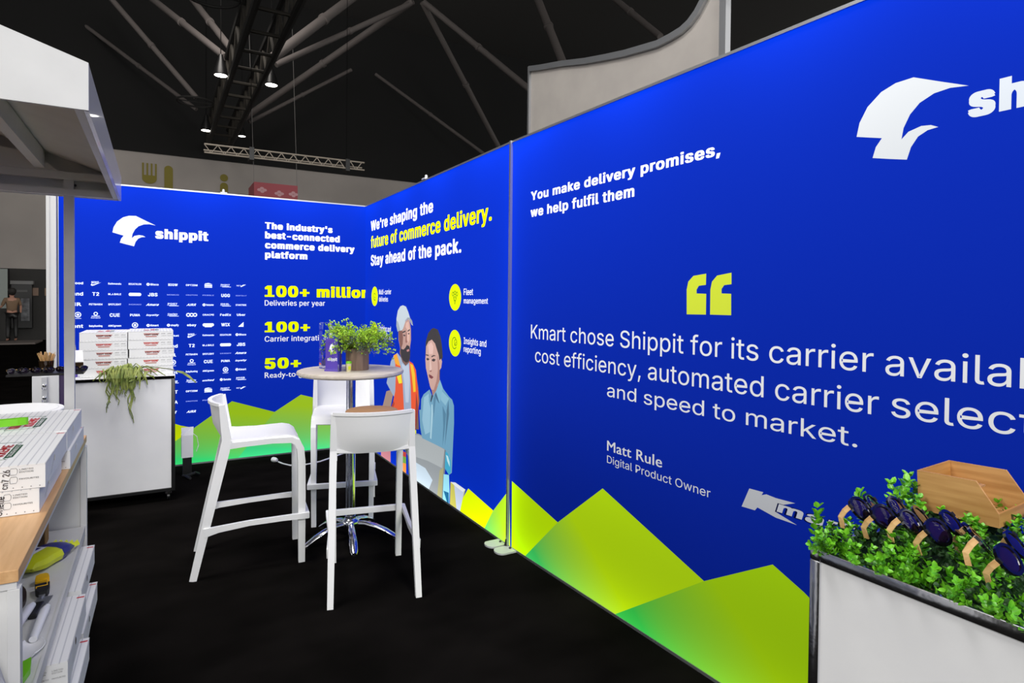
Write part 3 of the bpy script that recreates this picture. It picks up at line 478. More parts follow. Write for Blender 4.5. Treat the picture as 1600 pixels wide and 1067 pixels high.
# ------------------------------------------------------------------ bar stools
def make_stool():
    r=thing('bar_stool','','stool'); WP=M['white_plastic']
    # seat with rolled front edge
    prof=[(-0.140,0.756),(-0.06,0.748),(0.05,0.746),(0.14,0.750),(0.20,0.752),(0.240,0.744),(0.266,0.724),(0.278,0.696)]
    g=[[(x,y,z-0.006*math.cos(x/0.2*PI/2)) for x in [-0.19+0.38*k/12 for k in range(13)]] for y,z in prof]
    m=MB(); m.sheet(g,0.016); m.build('seat',WP,r,smooth=True)
    # curved low back, bulging to the rear, with a thicker rim along its top
    bow=lambda x:-0.058*(1-(x/0.205)**2)
    zs=[0.742,0.752,0.78,0.83,0.88,0.93,0.952]
    lean=lambda z:-0.118-(z-0.75)*0.14
    g=[[(x,lean(z)+bow(x)*min(1,(z-0.70)/0.12),z) for x in [-0.195+0.39*k/16 for k in range(17)]] for z in zs]
    m=MB(); m.sheet(g,0.012); bk=m.build('backrest',WP,r,smooth=True)
    m=MB(); pts=[(x,lean(0.956)+bow(x)*1.02-0.002,0.956) for x in [-0.205+0.41*k/20 for k in range(21)]]
    m.bar(pts,(0,0,1),0.016,0.022); m.build('rim',WP,bk)
    # four legs: the rear pair runs on up into the sides of the back, the front pair curves into the seat rail
    for s in(-1,1):
        m=MB(); m.bar([(s*0.222,-0.285,0),(s*0.214,-0.205,0.36),(s*0.206,-0.128,0.70),(s*0.205,-0.118,0.76),(s*0.205,-0.142,0.957)],(1,0,0),[0.030,0.034,0.036,0.034,0.026],[0.036,0.046,0.052,0.048,0.030]); m.build('leg',WP,r)
        m=MB(); m.bar([(s*0.190,0.285,0),(s*0.193,0.284,0.40),(s*0.195,0.282,0.60),(s*0.195,0.276,0.675),(s*0.195,0.258,0.712),(s*0.195,0.225,0.730),(s*0.195,0.12,0.733),(s*0.197,-0.02,0.728),(s*0.199,-0.13,0.722)],(1,0,0),[0.032,0.034,0.034,0.034,0.032,0.030,0.028,0.028,0.028],[0.036,0.042,0.042,0.040,0.036,0.034,0.030,0.030,0.036]); m.build('leg',WP,r)
    for s in(-1,1):
        m=MB(); m.bar([(s*0.232,-0.232,0.258),(s*0.226,-0.16,0.268),(s*0.216,0.0,0.278),(s*0.220,0.18,0.282),(s*0.222,0.318,0.282)],(0,0,1),[0.050,0.034,0.028,0.028,0.034],[0.014,0.018,0.020,0.020,0.022]); m.build('side_footrest',WP,r)
    m=MB(); m.box(-0.231,0.231,0.304,0.326,0.264,0.300,b=0.004); m.build('front_footrest',WP,r)
    m=MB()
    for s in(-1,1):
        m.box(s*0.222-0.013,s*0.222+0.013,-0.300,-0.270,-0.0,0.004); m.box(s*0.190-0.014,s*0.190+0.014,0.269,0.301,0.0,0.004)
    return r
st=make_stool(); st['label']='white bar stool seen from behind, nearest the camera, a round tan container on its seat'; st['group']='white bar stools round the table'
st.location=(1.030,3.318,0); st.rotation_euler=(0,0,math.radians(-12.2))
dup(st,(0.478,3.955,0),math.radians(-90-5.5),'white bar stool standing left of the table, seen from the side','white bar stools round the table')
dup(st,(1.190,4.500,0),math.radians(180-15.5),'white bar stool on the far side of the table, facing the camera','white bar stools round the table')
# ------------------------------------------------------------------ table
t=thing('bar_table','high round table with pale wood top on a chrome column and five-armed foot','table',(1.093,3.955,0))
MB().lathe([(0.300,1.066),(0.322,1.069),(0.334,1.078),(0.336,1.088),(0.332,1.096),(0.322,1.100),(0.0005,1.100)],72).build('tabletop',[M['beech_x']],t,smooth=True)
MB().lathe([(0.12,1.052),(0.12,1.066)],24).build('top_plate',M['dark_metal'],t)
MB().lathe([(0.030,0.105),(0.030,1.055)],28).build('column',M['chrome'],t,smooth=True)
MB().lathe([(0.030,0.070),(0.055,0.085),(0.058,0.105),(0.050,0.125),(0.034,0.135),(0.034,0.150)],28).build('hub',M['chrome'],t,smooth=True)
for k in range(5):
    a=math.radians(-101+72*k); c,s=math.cos(a),math.sin(a); m=MB()
    pr=[(0.035,0.098,0.030,0.028),(0.10,0.094,0.034,0.026),(0.17,0.078,0.038,0.024),(0.235,0.050,0.040,0.022),(0.285,0.020,0.036,0.020),(0.305,0.010,0.024,0.014)]
    vs=[];fs=[];n=10
    for rr,z,w,h in pr:
        for q in range(n):
            b=2*PI*q/n; lx=rr; ly=w*0.62*math.cos(b); lz=z+h*0.7*math.sin(b)
            vs.append((lx*c-ly*s,lx*s+ly*c,max(0.004,lz)))
    for i in range(len(pr)-1):
        for q in range(n): l=(q+1)%n; fs.append((i*n+q,i*n+l,(i+1)*n+l,(i+1)*n+q))
    fs.append(tuple(range(n))); fs.append(tuple((len(pr)-1)*n+q for q in range(n)))
    m.add(vs,fs); arm=m.build('foot_arm',M['chrome'],t,smooth=True)
    MB().lathe([(0.014,0.0),(0.014,0.008)],12,x=0.29*c,y=0.29*s).build('glide',M['rubber'],arm)
# container on the front stool's seat
t=thing('round_container','round tan container with a lighter lid standing on the nearest stool','container',(1.040,3.340,0.756)); t.scale=(1,1,1.15)
MB().lathe([(0.118,0.0),(0.142,0.02),(0.158,0.06),(0.160,0.10),(0.150,0.135),(0.140,0.148)],40).build('body',M['tan'],t,smooth=True)
MB().lathe([(0.144,0.148),(0.142,0.156),(0.134,0.160),(0.0005,0.161)],40).build('lid',wood('tan_lid',(176,134,94),(158,116,78),0,16,0.6),t,smooth=True)
# ------------------------------------------------------------------ leaves helpers
random.seed(4)
def leaf_geo(mb,p,d,n,L,Wd,cup=0.15):
    """one leaf: base p, direction d, normal n, six-sided blade folded along its midrib"""
    d=d.normalized(); s=d.cross(n).normalized(); n=s.cross(d)
    pts=[p,p+d*L*0.35+s*Wd*0.5+n*Wd*cup,p+d*L*0.75+s*Wd*0.38+n*Wd*cup,p+d*L,p+d*L*0.75-s*Wd*0.38+n*Wd*cup,p+d*L*0.35-s*Wd*0.5+n*Wd*cup]
    mb.add([tuple(q) for q in pts],[(0,1,2,3),(0,3,4,5)])
def rv(a=1): return Vector((random.uniform(-a,a),random.uniform(-a,a),random.uniform(-a,a)))
# ------------------------------------------------------------------ pot plant on the table
pp=thing('potted_plant','bushy light green plant in a round wood-look pot on the table','plant',(1.125,3.925,1.100))
MB().lathe([(0.070,0.0),(0.073,0.004),(0.073,0.136),(0.069,0.140),(0.064,0.140),(0.062,0.125)],40).build('pot',M['pot'],pp,smooth=True)
MB().lathe([(0.061,0.124),(0.04,0.132),(0.0005,0.134)],24).build('soil',mat('soil',(50,38,28),0.95),pp)
variants=[]
for v in range(6):
    L=0.21; m=MB(); d=Vector((0.34,0,1)); pts=[Vector((0,0,0))]
    bend=random.uniform(0.3,1.0)
    for i in range(6):
        d=(d+Vector((0.08*bend*i,0,-0.05*bend*i))+rv(0.1)).normalized(); pts.append(pts[-1]+d*L/6)
    m.tube(pts,[0.0016]*6+[0.0006],4); st_=m
    lf=MB()
    for i in range(1,7):
        for k in range(7):
            base=pts[i]; dd=(rv()+Vector((0,0,0.5))).normalized(); tip=base+dd*random.uniform(0.015,0.04)
            st_.tube([base,tip],0.0005,3)
            for q in range(3):
                d2=(dd+rv(0.9)).normalized(); leaf_geo(lf,tip+rv(0.006),d2,rv(),random.uniform(0.009,0.015),random.uniform(0.008,0.012))
    stm=st_.build('stem',M['stem'],pp); lm=[lf.build('leaf_spray',M['fern'],pp)]
    variants.append((stm.data,lm[0].data)); bpy.data.objects.remove(stm); bpy.data.objects.remove(lm[0])
grey=[]
for sm,lm in variants[:3]:
    g=lm.copy(); g.materials.clear(); g.materials.append(M['fern_grey']); grey.append(g)
for k in range(58):
    sm,lm=variants[k%6]; a=k*2.39996; outer=k>=40
    tilt=random.uniform(0.0,0.62) if not outer else random.uniform(0.62,1.08)
    o=bpy.data.objects.new('sprig',sm); C.objects.link(o); o.parent=pp
    o.rotation_euler=(0,tilt,a); o.location=(0.03*math.cos(a),0.03*math.sin(a),0.125)
    s=random.uniform(0.80,0.98) if not outer else random.uniform(0.75,1.05); o.scale=(s,s,s)
    q=bpy.data.objects.new('leaf_spray',grey[k%3] if outer and k%2 else lm); C.objects.link(q); q.parent=o; q['kind']='stuff'
# clear and lilac acrylic blocks, little cup
t=thing('acrylic_block','tall clear acrylic block standing behind the small purple one on the table','display block',(0.962,4.095,1.100),math.radians(12))
MB().box(-0.032,0.032,-0.028,0.028,0,0.30,b=0.004).build('block',M['acrylic'],t)
m=MB(); m.add([(x,0.0,z) for x,z in [(-0.022,0.02),(0.022,0.02),(0.022,0.06),(0.0,0.075),(-0.022,0.05)]],[(0,1,2,3,4)]); m.build('engraved_panel',M['lavender'],t)
t=thing('acrylic_block','short purple acrylic block with a white sail emblem on the table','display block',(0.962,3.905,1.100),math.radians(-42))
MB().box(-0.046,0.046,-0.022,0.022,0,0.012,b=0.002).build('base',M['purple'],t)
MB().box(-0.046,0.046,-0.008,0.022,0.012,0.205,b=0.002).build('coloured_back',M['purple'],t)
MB().box(0.0465,0.054,-0.022,0.022,0,0.205,b=0.002).build('clear_edge',M['acrylic'],t)
m=MB(); k=[((p[0]-bx0)/(bx1-bx0),(p[1]-bz0)/(bz1-bz0)) for p in big]; tri=mathutils.geometry.tessellate_polygon([[Vector((p[0],p[1],0)) for p in k]])
m.add([(-0.018+p[0]*0.040,-0.0088,0.110+p[1]*0.062) for p in k],tri); text_into(m,'shippit','x',-0.032,0.036,0.066,0.020,0.0088); m.build('emblem',mat('white_engraving',(240,240,246),0.5,emit=0.15),t)
t=thing('small_cup','tiny cream cup with lime green lid in front of the pot','cup',(1.045,3.835,1.100))
MB().lathe([(0.013,0),(0.017,0.052)],24).build('cup',mat('cream_paper',(214,206,164),0.6),t,smooth=True); MB().lathe([(0.0185,0.052),(0.0185,0.060),(0.015,0.066),(0.0005,0.067)],24).build('lid',M['tong_green'],t,smooth=True)
MB().box(-0.008,0.008,-0.0178,-0.0160,0.014,0.036).build('cup_label',M['lime'],t)
# ------------------------------------------------------------------ flight-case counters: white panels held in metal edges
def counter(name,label,x0,x1,y0,y1,h,metal,casters=True,prof=0.026,z0=0.0):
    t=thing(name,label,'counter',((x0+x1)/2,(y0+y1)/2,z0)); a=(x1-x0)/2; b=(y1-y0)/2; p=prof
    MB().box(-a,a,-b,b,h-0.022,h).build('top_panel',M['white_panel'],t) if metal!='chrome' else MB().box(-a+p*0.6,a-p*0.6,-b+p*0.6,b-p*0.6,h-0.04,h-0.02).build('top_panel',M['white_panel'],t)
    e=0.006; zb=0.075 if casters else 0.0
    MB().box(-a+p,a-p,-b+e,-b+e+0.006,zb+p,h-p).build('front_panel',M['white_panel'],t)
    MB().box(-a+p,a-p,b-e-0.006,b-e,zb+p,h-p).build('rear_panel',M['white_panel'],t)
    MB().box(-a+e,-a+e+0.006,-b+p,b-p,zb+p,h-p).build('side_panel',M['white_panel'],t)
    MB().box(a-e-0.006,a-e,-b+p,b-p,zb+p,h-p).build('side_panel',M['white_panel'],t)
    MB().box(-a+e,a-e,-b+e,b-e,zb,zb+0.02).build('bottom_panel',M['black'],t)
    mm=M['chrome'] if metal=='chrome' else M['dark_metal']
    for sx in(-1,1):
        for sy in(-1,1):
            xa,xb=sorted((sx*a,sx*(a-p))); ya,yb=sorted((sy*b,sy*(b-p))); MB().box(xa,xb,ya,yb,zb,h-p,b=0.003).build('corner_profile',mm,t,smooth=True)
    for sy in(-1,1):
        ya,yb=sorted((sy*b,sy*(b-p)));
        MB().box(-a,a,ya,yb,h-p,h+(0.002 if metal=='chrome' else -0.001),b=0.003).build('top_profile',mm,t,smooth=True); MB().box(-a+p,a-p,ya,yb,zb,zb+p,b=0.003).build('bottom_profile',mm if metal=='chrome' else M['black'],t)
    for sx in(-1,1):
        xa,xb=sorted((sx*a,sx*(a-p)))
        MB().box(xa,xb,-b+p,b-p,h-p,h+(0.002 if metal=='chrome' else -0.001),b=0.003).build('top_profile',mm,t,smooth=True); MB().box(xa,xb,-b+p,b-p,zb,zb+p,b=0.003).build('bottom_profile',mm if metal=='chrome' else M['black'],t)
    if casters:
        for sx in(-1,1):
            for sy in(-1,1):
                x,y=sx*(a-0.045),sy*(b-0.045); R=Matrix.Translation((x,y,0.028))@Matrix.Rotation(PI/2,4,'Y')
                c=MB().box(x-0.022,x+0.022,y-0.016,y+0.016,0.05,0.075).build('caster',M['chrome'],t); MB().lathe([(0.020,-0.010),(0.028,-0.008),(0.028,0.008),(0.020,0.010)],20,M=R).build('wheel',M['black'],c,smooth=True)
    return t
c2=counter('flight_case_counter','white counter with dark metal edges carrying ten doughnut cartons and a trailing plant',-0.66,0.125,5.345,5.90,0.962,'dark')
c3=counter('flight_case_counter','chrome-edged white counter covered in boxwood foliage at the lower right',1.36,1.95,-0.55,0.905,0.965,'chrome')
# ------------------------------------------------------------------ doughnut cartons
def make_carton(front,hand=None):
    w,l,h=0.30,0.50,0.070
    t=thing('doughnut_carton','','carton')
    b=MB(); b.box(-w/2,w/2,-l/2,l/2,0,h-0.002,b=0.0015); b.build('carton',M['dots'] if front=='logo' else M['card'],t)
    b=MB(); b.box(-w/2-0.001,w/2+0.001,-l/2-0.001,l/2+0.001,h-0.0025,h); ld=b.build('lid',M['pin'],t)
    b=MB()
    for q in range(14): b.box(-w/2+0.012+q*0.021,-w/2+0.0145+q*0.021,-l/2-0.0014,-l/2-0.0006,0.006,0.0085)
    b.m=0; b.build('ink_dots',M['grey_ink'],t)['kind']='stuff'
    # lid print: red name on a pale bow-tie with a green ribbon
    LM_=Matrix(((0,0,-1,0),(1,0,0,0),(0,-1,0,h),(0,0,0,1)))
    def onlid(mb,s,wt,y0,y1,x,cap,k=0): text_into(mb,s,wt,y0,y1,-x,cap,0.0006+k,M=LM_)
    b=MB(); onlid(b,'KRISPY','x',-0.135,-0.005,-0.012,0.034); onlid(b,'KREME','x',-0.105,0.075,0.026,0.030); b.build('printed_name',M['red'],ld)
    b=MB(); b.add([(0.030,-0.135,h+0.0003),(0.052,-0.125,h+0.0003),(0.052,0.062,h+0.0003),(0.030,0.072,h+0.0003)],[(0,1,2,3)]); b.build('printed_ribbon',M['green_ink'],ld)
    b=MB(); onlid(b,'DOUGHNUTS','b',-0.115,0.052,0.047,0.012,0.0004); b.build('printed_name',M['card'],ld)
    for p,q in(((-0.05,-0.165),(0.040,-0.150)),((-0.05,0.125),(0.040,0.112)),((0.040,-0.150),(0.030,-0.135)),((0.040,0.112),(0.030,0.072)),((-0.05,-0.165),(-0.05,0.125))):
        b=MB(); b.tube([(p[0],p[1],h),(q[0],q[1],h)],0.0011,4); b.build('printed_rule',M['green_ink'],ld)
    b=MB(); b.add([(w/2-0.028,l/2-0.030,h+0.0004),(w/2-0.004,l/2-0.030,h+0.0004),(w/2-0.002,l/2-0.020,h+0.0004),(w/2-0.026,l/2-0.020,h+0.0004)],[(0,1,2,3)]); b.build('printed_corner',M['red'],ld)
    # round finger hole with torn slot on the long side
    n=14
    b=MB(); b.add([(w/2+0.0008,-0.06+0.012*math.cos(2*PI*k/n),0.045+0.010*math.sin(2*PI*k/n)) for k in range(n)],[tuple(range(n))]); b.build('finger_hole',M['smoke'],t)
    b=MB(); b.add([(w/2+0.0008,-0.075,0.040),(w/2+0.0008,-0.14,0.012),(w/2+0.0008,-0.145,0.012),(w/2+0.0008,-0.085,0.046)],[(0,1,2,3)]); b.build('slot',M['card'],t)
    if front=='logo':
        b=MB(); text_into(b,'KRISPY KREME','x',-0.045,0.048,0.036,0.013,l/2+0.0012); b.build('printed_name',M['red'],t)
        b=MB(); b.add([(-0.048,-l/2-0.0010,0.047),(0.052,-l/2-0.0010,0.047),(0.056,-l/2-0.0010,0.053),(-0.052,-l/2-0.0010,0.053)],[(0,1,2,3)]); b.add([(-0.034,-l/2-0.0010,0.024),(0.036,-l/2-0.0010,0.024),(0.040,-l/2-0.0010,0.031),(-0.038,-l/2-0.0010,0.031)],[(0,1,2,3)]); b.build('printed_ribbon',mat('rust_ink',(182,110,96),0.6),t)
        b=MB(); b.box(0.060,0.148,-l/2-0.0009,-l/2-0.0005,0.004,0.064); b.build('blank_panel',M['card'],t)
        b=MB()
        for x in(0.068,0.110):
            text_into(b,'LIMITED','m',x,x+0.028,0.050,0.004,l/2+0.0014); text_into(b,'EDITION','m',x,x+0.026,0.044,0.004,l/2+0.0014); text_into(b,'FAVOURITES','m',x,x+0.034,0.030,0.004,l/2+0.0014)
        b.build('printed_lettering',M['grey_ink'],t)
    else:
        b=MB(); text_into(b,'LIMITED','m',0.088,0.121,0.056,0.0042,l/2+0.0014); text_into(b,'EDITION','m',0.088,0.121,0.0485,0.0042,l/2+0.0014); text_into(b,'FAVOURITES','m',0.088,0.134,0.029,0.0042,l/2+0.0014)
        for z in(0.050,0.026):
            a=[(0.066,z-0.006),(0.080,z-0.006),(0.083,z),(0.083,z+0.008),(0.080,z+0.012),(0.068,z+0.012),(0.065,z+0.006)]
            b.tube([(x,-l/2-0.001,q) for x,q in a+[a[0]]],0.0006,4)
            b.tube([(0.035,-l/2-0.001,z+0.002),(0.064,-l/2-0.001,z+0.003)],0.0005,4)
        b.build('printed_lettering',M['grey_ink'],t)
    if hand:
        for (s,x,wd,z0,z1) in hand:
            # marker words run up the end of the carton
            b=MB(); k0=0; text_into(b,s,'m',z0,z1,0,wd,0)
            b.v=[(x-v[2]+v[0]*0.12-z0*0.12,-l/2-0.0022,v[0]) for v in b.v]; b.build('handwriting',M['marker'],t)
    return t
hx=[('purple',0.018,0.020,0.008,0.050),('cn7 26',0.060,0.016,0.006,0.060)]; hy=[('purple',0.006,0.020,0.004,0.056),('Cnelle',0.062,0.018,0.004,0.058)]
z=0.962
proto=make_carton('logo')
grp='doughnut cartons stacked on the far counter'
order=['bottom','second from the bottom','middle','second from the top','topmost']
first=True
for cx,side_,hh in((-0.3335,'left',0.066),(-0.0315,'right',0.0672)):
    for k in range(5):
        lab=f'white doughnut carton on the far counter, {order[k]} of the {side_} stack'
        dx=random.uniform(-0.004,0.004); loc=(cx+dx,5.665+random.uniform(-0.004,0.004),0.9635+k*hh); 
        if first: proto.location=loc; proto['label']=lab; proto['group']=grp; o=proto; first=False
        else: o=dup(proto,loc,0,lab,grp)
        o.rotation_euler=(0,0,random.uniform(-0.012,0.012)); o.scale=(0.985,1,(hh-0.001)/0.070)
print('cartons ok')
# ------------------------------------------------------------------ market cart
ct=thing('market_cart','white timber cart with beech worktop, shelves and a pitched canopy at the left','market cart',(0,0,0))
XR,XL,YN,YF,ZT=-0.285,-1.00,1.845,3.505,0.900
MB().box(XL,XR,YN,YF,ZT-0.030,ZT,b=0.002).build('worktop',M['beech'],ct)
MB().box(XL+0.01,XR-0.004,YN+0.006,YF-0.006,ZT-0.048,ZT-0.0305).build('apron',M['white_paint'],ct)
for y0,y1 in((YN+0.006,YN+0.030),(YF-0.030,YF-0.006)):
    MB().box(XL+0.02,XR-0.020,y0+0.006,y1-0.006,0.02,ZT-0.0485).build('end_panel',M['white_paint'],ct)
    for xa in(XL+0.01,XR-0.030+0.008): MB().box(xa,xa+0.024,y0-0.004,y1+0.006,0,ZT-0.0485,b=0.001).build('corner_post',M['white_paint'],ct)
MB().box(XL+0.01,XL+0.025,YN+0.03,YF-0.03,0.04,ZT-0.0485).build('back_panel',M['white_paint'],ct)
MB().box(XL+0.025,XR-0.012,YN+0.032,YF-0.034,0.455,0.478).build('shelf',M['white_paint'],ct)
MB().box(XR-0.0115,XR-0.003,YN+0.032,YF-0.034,0.440,0.482).build('shelf_lip',M['white_paint'],ct)
MB().box(XL+0.025,XR-0.012,YN+0.032,YF-0.034,0.045,0.068).build('shelf',M['white_paint'],ct)
# canopy
CX0,CX1,CY0,CY1,EZ=-1.140,-0.142,1.816,3.425,2.005
RX=(CX0+CX1)/2; RZ=2.120+0.32*(CX1-RX)
can=MB().prism([(CX0,EZ),(CX1,EZ),(CX1,2.120),(RX,RZ),(CX0,2.120)],'y',CY0,CY0+0.012).build('gable_board',M['white_paint'],ct)
far=MB().prism([(CX0,EZ),(CX1,EZ),(CX1,2.120),(RX,RZ),(CX0,2.120)],'y',CY1-0.010,CY1).build('gable_board',M['white_paint'],ct)
for sx,n in((CX1,'r'),(CX0,'l')):
    a,b=(sx-0.010,sx) if n=='r' else (sx,sx+0.010)
    MB().box(a,b,CY0+0.012,CY1-0.010,EZ,2.120).build('fascia_board',M['gloss_white'],ct)
for s in(1,-1):
    x1=CX1 if s>0 else CX0
    MB().prism([(x1,2.120),(RX,RZ),(RX,RZ-0.014),(x1-s*0.010,2.106)],'y',CY0+0.012,CY1-0.010).build('roof_board',M['white_paint'],ct)
    MB().box(min(x1-s*0.03,x1-s*0.011),max(x1-s*0.03,x1-s*0.011),CY0+0.02,CY1-0.02,EZ+0.002,EZ+0.022).build('eave_batten',M['white_paint'],ct)
    xm=RX+s*0.20; zt=RZ-0.014-0.32*0.20
    MB().box(xm-0.018,xm+0.018,CY0+0.013,CY1-0.052,zt-0.085,zt-0.010).build('purlin',M['white_paint'],ct)
for y in (CY1-0.050,):
    MB().box(CX0+0.011,CX1-0.031,y,y+0.035,EZ+0.072,EZ+0.105).build('tie_beam',M['white_paint'],ct)
    MB().box(CX0+0.011,CX1-0.031,y,y+0.035,EZ+0.002,EZ+0.030).build('tie_beam',M['white_paint'],ct)
MB().prism([(RX-0.26,EZ+0.106),(RX+0.26,EZ+0.106),(RX+0.20,EZ+0.165),(RX,EZ+0.20),(RX-0.20,EZ+0.165)],'y',CY1-0.06,CY1-0.045).build('gusset',M['white_paint'],ct)
for x in(-0.358,-0.925):
    for y in((3.385,) if x>-0.5 else (3.385,1.90)):
        p=MB().box(x,x+0.0375,y,y+0.036,ZT+0.0005,EZ+0.106).build('canopy_post',M['white_paint'],ct)
        MB().lathe([(0.005,0),(0.006,0.006),(0.003,0.009)],10,M=Matrix.Translation((x+0.0375,y+0.018,EZ+0.052))@Matrix.Rotation(PI/2,4,'Y')).build('bolt',M['dark_metal'],p)
# cartons on the worktop
pa=make_carton('hand',hx); pb=make_carton('hand',hy)
G2='doughnut cartons on the cart worktop'
tag(pb,'white carton marked in brown marker on the cart, lower of the near pair',None,G2); pb.location=(-0.455,2.552,0.9010); pb.scale=(1.0,1.0,1.055)
tag(pa,'white carton marked in brown marker on the cart, upper of the near pair',None,G2); pa.location=(-0.440,2.552,0.9760); pa.scale=(1.0,1.0,1.055)
o=dup(pb,(-0.432,3.085,0.9010),0,'white striped carton on the cart worktop, lower of the far pair',G2); o.scale=(1,1.0,1.0)
for c in list(o.children):
    if c.name.startswith('handwriting'): bpy.data.objects.remove(c)
o=dup(pa,(-0.440,3.080,0.9725),0,'white striped carton on the cart worktop under the green tongs',G2); o.scale=(1,1.03,1.12)
for c in list(o.children):
    if c.name.startswith('handwriting'): bpy.data.objects.remove(c)
# open front flap of the far upper carton
MB().box(-0.325,-0.290,2.8135,2.8155,0.985,1.045).build('carton_flap',M['card'],None)
f=bpy.data.objects['carton_flap']; f.parent=o; f.matrix_parent_inverse=Matrix.Translation((0.440,-3.080,-0.9725)); 
# green tongs
tg=thing('serving_tongs','lime green plastic tongs lying across the striped cartons','tongs',(-0.555,2.93,1.062),math.radians(12))
m=MB(); m.bar([(-0.20,-0.010,0.0),(0.0,-0.015,0.0),(0.10,-0.014,0.0),(0.125,-0.008,0.0),(0.132,0.0,0.0),(0.125,0.008,0.0),(0.10,0.014,0.0),(0.0,0.012,0.0),(-0.20,0.008,0.0)],(0,0,1),0.026,0.0025,M=Matrix.Translation((0,0,0.014))); m.build('arms',M['tong_green'],tg)
# ------------------------------------------------------------------ things on the cart's shelf
w=thing('wet_wipes','yellow and navy packet of wet wipes on the cart shelf','wipes packet',(-0.392,3.05,0.4785),math.radians(-28))
n=14;g=[]
for i in range(n):
    u=-1+2*i/(n-1); row=[]
    for j in range(12):
        a=2*PI*j/12; k=(1-abs(u)**5)**0.5 if abs(u)<1 else 0.0; k=max(k,0.05)
        row.append((0.062*math.cos(a)*max(k,0.75)*(1+0.03*math.sin(9*u+a)),u*0.115,0.030*k*(abs(math.sin(a))**0.6)*(1 if math.sin(a)>0 else -1)+0.031))
    g.append(row)
m=MB(); vs=[p for r_ in g for p in r_]; fs=[(i*12+j,i*12+(j+1)%12,(i+1)*12+(j+1)%12,(i+1)*12+j) for i in range(n-1) for j in range(12)]+[tuple(range(11,-1,-1)),tuple((n-1)*12+j for j in range(12))]
m.add(vs,fs); m.mi=[1 if (f[0]//12)>=n-6 else 0 for f in m.f]; m.build('packet',[M['lime'],M['navy']],w,smooth=True)
m=MB(); 
for i in range(9): m.add([(-0.05+i*0.011,0.112,0.031+0.006*(-1)**i),(-0.05+(i+1)*0.011,0.112,0.031-0.006*(-1)**i),(-0.05+(i+1)*0.011,0.145,0.034-0.010*(-1)**i),(-0.05+i*0.011,0.145,0.034+0.010*(-1)**i)],[(0,1,2,3)])
m.build('crimped_end',M['lime'],w)
m=MB(); m.add([(-0.045,-0.07,0.0625),(0.0,-0.07,0.0625),(0.0,0.02,0.0625),(-0.045,0.02,0.0625)],[(0,1,2,3)]); lb=m.build('printed_panel',M['card'],w)
m=MB(); m.add([(-0.04,-0.04,0.0632),(-0.02,-0.04,0.0632),(-0.015,0.01,0.0632),(-0.035,0.01,0.0632)],[(0,1,2,3)]); m.build('printed_panel',M['navy'],w)
m=MB(); text_into(m,'WIPES','b',-0.03,0.035,0,0.014,0,M=Matrix.Translation((0,-0.108,0.022))@Matrix.Rotation(math.radians(-25),4,'X')); m.build('printed_lettering',M['black'],w)
# utility knife
k=thing('utility_knife','black and yellow utility knife lying on the cart shelf','knife',(-0.362,2.79,0.4785),math.radians(8))
prof_=[(-0.085,-0.010),(-0.055,-0.020),(0.0,-0.022),(0.05,-0.021),(0.080,-0.018),(0.092,-0.006),(0.090,0.010),(0.078,0.020),(0.0,0.022),(-0.055,0.019),(-0.085,0.012)]
sw=lambda L:[(b,a) for a,b in L]
MB().prism(sw([p for p in prof_ if p[0]<0.045]+[(0.042,0.021),(0.042,-0.021)][:0]),'z',0.001,0.024).build('grip',M['rubber'],k)
MB().prism(sw([(0.040,-0.021),(0.080,-0.018),(0.092,-0.006),(0.090,0.010),(0.078,0.020),(0.040,0.0215)]),'z',0.0,0.026).build('cap',M['yellow'],k)
for a in(((-0.018,-0.03),(0.014,-0.03)),((0.014,-0.03),(0.014,0.02)),((-0.018,0.02),(0.014,0.02)),((-0.018,-0.045),(-0.018,-0.03))):
    MB().tube([(a[0][0],a[0][1],0.0245),(a[1][0],a[1][1],0.0245)],0.0018,6).build('grip_line',M['yellow'],k)
MB().prism(sw([(-0.105,-0.004),(-0.080,-0.012),(-0.080,0.010)]),'z',0.008,0.014).build('nose',M['alu'],k)
def scoop(label,loc,rz,L,m_):
    s=thing('plastic_scoop',label,'scoop',loc,rz,'white plastic scoops on the cart shelf')
    MB().tube([(0,0,0.014),(0,L*0.5,0.026),(0,L*0.8,0.030),(0,L,0.026)],[0.011,0.013,0.014,0.010],12).build('handle',m_,s,smooth=True)
    g=[]
    for i in range(9):
        u=i/8; wd=0.042*math.sin(PI*(0.2+0.62*u)); g.append([(wd*math.sin(a),-0.10+0.10*u,0.026-0.024*math.cos(a)) for a in [-1.2+2.4*j/8 for j in range(9)]])
    m=MB(); m.sheet(g,0.002); m.build('bowl',m_,s,smooth=True); return s
sc=mat('milky_plastic',(232,232,234),0.35)
scoop('white plastic scoop with thick upright handle on the cart shelf',(-0.392,2.40,0.4785),math.radians(-8),0.20,sc)
scoop('white plastic scoop lying along the shelf front edge',(-0.330,2.36,0.4785),math.radians(-3),0.20,sc)
b=thing('hand_brush','dark brown oblong brush lying behind the utility knife','brush',(-0.425,2.70,0.4785),math.radians(10)); MB().prism([(0.03*math.cos(2*PI*i/20),0.10*math.sin(2*PI*i/20)) for i in range(20)],'z',0.012,0.032).build('back',mat('dark_brown_plastic',(54,40,34),0.4),b); m=MB()
for i in range(-3,4):
    for j in(-1,0,1): m.box(j*0.012-0.003,j*0.012+0.003,i*0.022-0.004,i*0.022+0.004,0,0.0118)
m.build('bristles',M['black'],b)['kind']='stuff'
b=thing('spatula','dark handled scraper lying on the cart shelf beside the white scoop','scraper',(-0.352,2.60,0.4785),math.radians(-6)); MB().box(-0.012,0.012,-0.06,0.04,0.001,0.018,b=0.004).build('handle',M['black'],b); MB().box(-0.022,0.022,0.04,0.10,0.006,0.008).build('blade',M['alu'],b)
